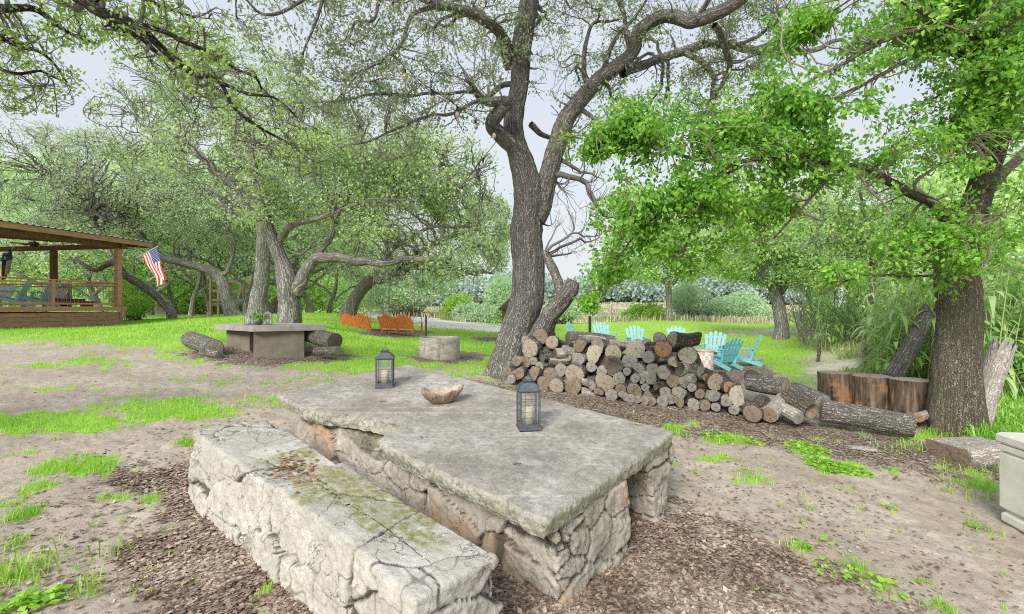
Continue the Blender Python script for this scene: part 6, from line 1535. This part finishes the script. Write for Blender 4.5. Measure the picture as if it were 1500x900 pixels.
    MB().box((-.05, -.31, .45), (.26, .03, .55)).cyl((-.05, -.295, .72), (-.05, -.325, .72), .13, n=16).build('door', m_simple('warm_door', (.45, .26, .12), bump=0), r)
    o = MB().lathe((0, 0, 0), [(.001, 0), (.12, 0), (.17, .12), (.15, .25), (.08, .33), (.001, .36)], 14).build('red_ornament', m_simple('red_paint', (.55, .06, .05), bump=0)); o.location = Vector(GD(741, 16.4)); tag(o, 'small red ornament on the grass at the foot of the big oak, left side', 'ornament')
    # ---- string lights from the big oak
    mw = m_simple('black_cable', (.03, .03, .03), bump=0); mb_, nt, out = newmat('amber_bulb_glass'); n = N(nt)
    n.bsdf(out, (.62, .50, .40), .15, spec=.6)
    def festoon(a, c, sag, bulbs, lab):
        a, c = np.array(a), np.array(c); t = np.linspace(0, 1, 28)[:, None]; q = a*(1-t)+c*t-np.array([0, 0, sag])*4*t*(1-t)
        root = empty('string_lights', a, 0, lab, 'string lights', 'string lights hung from the big oak')
        MB().tube([tuple(x-a) for x in q], .006, 5).build('cable', mw, root)
        for f in bulbs:
            p = a*(1-f)+c*f-np.array([0, 0, sag])*4*f*(1-f)-a
            MB().cyl(Vector(p), Vector(p)-Vector((0, 0, .08)), .018, n=8).build('socket', mw, root)
            MB().lathe(tuple(p-np.array([0, 0, .17])), [(.001, 0), (.018, .005), (.034, .035), (.03, .06), (.016, .09)], 12).build('bulb', mb_, root)
    festoon(P(740, 195, 8.2), P(655, 145, 6.8), .04, (.22, .55, .85), 'dark cable with amber bulbs strung left from the fork of the big oak')
    festoon(P(655, 145, 6.8), P(575, 80, 5.9), .05, (.3, .8), 'cable with amber bulbs continuing through the leaves at top centre')
    festoon(P(728, 206, 8.2), P(640, 320, 14.), .0, (.15, .45, .75), 'long straight cable running down from the big oak toward the forked oak')

def m_stain_ring():
    m, nt, out = newmat('cast_ring_concrete'); n = N(nt); v = n.co('Object')
    a = n.noise(n.co('Object', (1, 1, 2.2)), 5, 5, .65); z = n('SeparateXYZ', {0: v}).outputs[2]
    band = n.rng(n.math('ABSOLUTE', n.math('SUBTRACT', z, .22)), .03, .10, .0, 1.)
    c = n.ramp(a, [(.3, (.26, .22, .17)), (.5, (.46, .42, .36)), (.7, (.60, .56, .50))]); c = n.mix(n.math('MULTIPLY', n.math('SUBTRACT', 1., band), n.rng(a, .4, .6, 0, .5)), c, (.66, .60, .50))
    st = n.noise(n.co('Object', (1, 1, .3)), 9, 4); c = n.mix(n.rng(st, .55, .7, 0, .6), c, (.14, .12, .09))
    n.bsdf(out, c, .9, n.bump(a, .4, .01)); return m
def pillow(name, mat, w, t):
    u = np.linspace(-1, 1, 13); U, V_ = np.meshgrid(u, u); h = ((1-U**4)*(1-V_**4))**.5*t/2
    k = 1-.08*(np.abs(U)*np.abs(V_)); X = U*w/2*k; Y = V_*w/2*k
    V = np.vstack([np.stack([X, Y, h], -1).reshape(-1, 3), np.stack([X, Y, -h], -1).reshape(-1, 3)]); i = np.arange(169).reshape(13, 13)
    q = np.stack([i[:-1, :-1], i[:-1, 1:], i[1:, 1:], i[1:, :-1]], -1).reshape(-1, 4)
    return mesh(name, V, [np.vstack([q, q[:, ::-1]+169])], [mat])
def stars_flag(pa, pb):
    red = m_simple('flag_red', (.60, .07, .075), (.5, .05, .06), 4, rough=.85, bump=0); wh = m_simple('flag_white', (.80, .77, .76), bump=0, rough=.85); bl = m_simple('flag_blue', (.055, .10, .30), bump=0, rough=.85)
    root = empty('flag', pa, 0, 'stars and stripes flag hanging from an angled pole on the porch corner post', 'flag')
    MB().cyl((0, 0, 0), tuple(pb-pa), .016, n=8).build('pole', m_simple('pale_pole', (.6, .6, .6), bump=0, rough=.4), root)
    MB().lathe(tuple(pb-pa), [(.001, -.02), (.03, 0), (.001, .03)], 8).build('finial', m_simple('gold_knob', (.5, .36, .1), bump=0), root)
    dn = nrm(pb-pa); hoist0 = (pb-pa)-dn*.05; hoist1 = (pb-pa)-dn*.86     # hoist edge along the pole; canton at the outer end
    # fly hangs down and slightly right
    n1, n2 = 26, 40; a = np.linspace(0, 1, n1+1); b = np.linspace(0, 1, n2+1); A, B = np.meshgrid(a, b, indexing='ij')
    H = hoist0[None, None]*(1-A[..., None])+hoist1[None, None]*A[..., None]
    fly = np.array([.24, -.02, -1.0]); L = 1.18
    g = np.array([.52, .0, .0])
    gather = (1-.35*B)             # folds gather below
    C = H+fly*L*B[..., None]+g*(A*.9*B)[..., None]*.75
    C = C+np.array([.12, .9, 0])*(.09*np.sin(A*11+B*3)*B)[..., None]+np.array([.05, 0, .02])*np.sin(B*8+A*3)[..., None]*B[..., None]
    V = C.reshape(-1, 3); i = np.arange((n1+1)*(n2+1)).reshape(n1+1, n2+1)
    Q = np.stack([i[:-1, :-1], i[1:, :-1], i[1:, 1:], i[:-1, 1:]], -1).reshape(-1, 4)
    r_, c_ = np.meshgrid(np.arange(n1), np.arange(n2), indexing='ij'); st = (r_//2) % 2; mi = np.where((r_ < 14) & (c_ < 16), 2, st).ravel()
    mesh('cloth', V, [Q], [red, wh, bl], root, mi=mi)
    # stars as small five-pointed shapes just off the cloth on both faces
    S = MB()
    for ri in range(9):
        cols = 6 if ri % 2 == 0 else 5
        for ci in range(cols):
            aa = (ri+1)/10*(14/26); bb = ((ci+.5 if ri % 2 == 0 else ci+1)/6)*(16/40)
            x = int(aa*n1), int(bb*n2); p = C[x]*(1-(aa*n1-x[0]))+C[min(x[0]+1, n1), x[1]]*(aa*n1-x[0]); p = p+(C[x[0], min(x[1]+1, n2)]-C[x])*(bb*n2-x[1])
            e1 = nrm(C[x[0]+1, x[1]]-C[x]); e2 = nrm(C[x[0], x[1]+1]-C[x]); nn_ = nrm(np.cross(e1, e2))
            for sg in (-1, 1):
                pts = [p+nn_*.006*sg+(e1*math.cos(k*math.pi/5)+e2*math.sin(k*math.pi/5))*(.018 if k % 2 == 0 else .008) for k in range(10)]
                S.add(pts, [tuple(range(10))])
    S.build('stars', wh, root)
def second_flag(p):
    red = bpy.data.materials['flag_red']; wh = bpy.data.materials['flag_white']; bl = m_simple('flag_bright_blue', (.05, .18, .55), bump=0, rough=.8)
    root = empty('flag', p, 0, 'blue and red flag with one white star draped at the far left porch post', 'flag')
    n1, n2 = 18, 24; a = np.linspace(0, 1, n1+1); b = np.linspace(0, 1, n2+1); A, B = np.meshgrid(a, b, indexing='ij')
    C = np.stack([.45*A-.30+.12*B-.25*A*B, .07*np.sin(A*12+B*4), .35*A-.15-.85*B], -1)
    i = np.arange((n1+1)*(n2+1)).reshape(n1+1, n2+1); Q = np.stack([i[:-1, :-1], i[1:, :-1], i[1:, 1:], i[:-1, 1:]], -1).reshape(-1, 4)
    r_, c_ = np.meshgrid(np.arange(n1), np.arange(n2), indexing='ij'); mi = np.where(c_ < 11, 2, np.where(r_ < 9, 0, 1)).ravel()
    mesh('cloth', C.reshape(-1, 3), [Q], [red, wh, bl], root, mi=mi)
    c = C[9, 5]; S = MB(); S.add([c+np.array([math.cos(k*math.pi/5+.3)*(.10 if k % 2 == 0 else .04), -.08, math.sin(k*math.pi/5+.3)*(.10 if k % 2 == 0 else .04)]) for k in range(10)], [tuple(range(10))]); S.build('star', wh, root)
    MB().cyl((-.34, 0, -.3), (.22, 0, .26), .014, n=6).build('pole', wh, root)
# ---------------------------------------------------------------- light, camera
def build_light():
    w = bpy.data.worlds.new("World"); SC.world = w; w.use_nodes = True; nt = w.node_tree; nt.nodes.clear(); n = N(nt)
    out = nt.nodes.new('ShaderNodeOutputWorld'); bg = n('Background'); bg.inputs[1].default_value = .1
    sky = nt.nodes.new('ShaderNodeTexSky'); sky.sky_type = 'NISHITA'; sky.sun_disc = False; sky.sun_elevation = math.radians(34); sky.sun_rotation = math.radians(-40); sky.air_density = 1.2; sky.dust_density = 3
    tc = n('TexCoord').outputs['Generated']; z = n('SeparateXYZ', {0: tc}).outputs[2]
    g = n.ramp(z, [(0.0, (.76, .795, .83)), (.12, (.74, .785, .83)), (.45, (.64, .71, .81)), (1, (.63, .70, .81))])
    cl = n.noise(n('Mapping', {'Vector': tc, 'Scale': (1, 1, 2.5)}).outputs[0], 2.2, 5, .55)
    g = n.mix(n.rng(cl, .42, .62, 0, .55), g, (.76, .80, .85))
    g = n.mix(1., g, (SKYK, SKYK, SKYK), 'MULTIPLY')
    nt.links.new(n.mix(.90, sky.outputs[0], g), bg.inputs[0]); nt.links.new(bg.outputs[0], out.inputs[0])
    l = bpy.data.lights.new('sun', 'SUN'); l.energy = 4.1; l.angle = math.radians(22); l.color = (1, .96, .9)
    o = bpy.data.objects.new('sun', l); COL.objects.link(o)
    # sun behind and left of the camera
    az = math.radians(-25); el = math.radians(34)
    d = Vector((math.sin(az)*math.cos(el), math.cos(az)*math.cos(el)*-1, math.sin(el)))
    o.rotation_euler = d.to_track_quat('Z', 'Y').to_euler()
    sky.sun_rotation = math.atan2(d.x, d.y)
def build_camera():
    c = bpy.data.cameras.new('camera'); c.lens = F/1500*36; c.sensor_width = 36; c.clip_end = 3000; c.clip_start = .05
    o = bpy.data.objects.new('camera', c); COL.objects.link(o); o.location = (0, 0, CZ); o.rotation_euler = (math.pi/2, 0, 0); SC.camera = o
    SC.view_settings.view_transform = 'Standard'; SC.view_settings.look = 'None'; SC.view_settings.exposure = 0; SC.view_settings.gamma = 1
    SC.render.engine = 'CYCLES'; cy = SC.cycles; cy.max_bounces = 8; cy.diffuse_bounces = 5; cy.glossy_bounces = 2; cy.transmission_bounces = 4; cy.transparent_max_bounces = 8
    cy.caustics_reflective = False; cy.caustics_refractive = False; cy.use_denoising = False; cy.filter_width = 1.1; cy.denoising_prefilter = 'ACCURATE'
SKYK = 11.6
import time as _t
_t0 = _t.time()
for fn in (build_camera, build_light, build_ground, build_grass, build_stone, build_logs, build_things, build_trees, build_bushes, build_reeds):
    fn(); print('BUILD', fn.__name__, round(_t.time()-_t0, 1), flush=True)
bpy.context.view_layer.update()
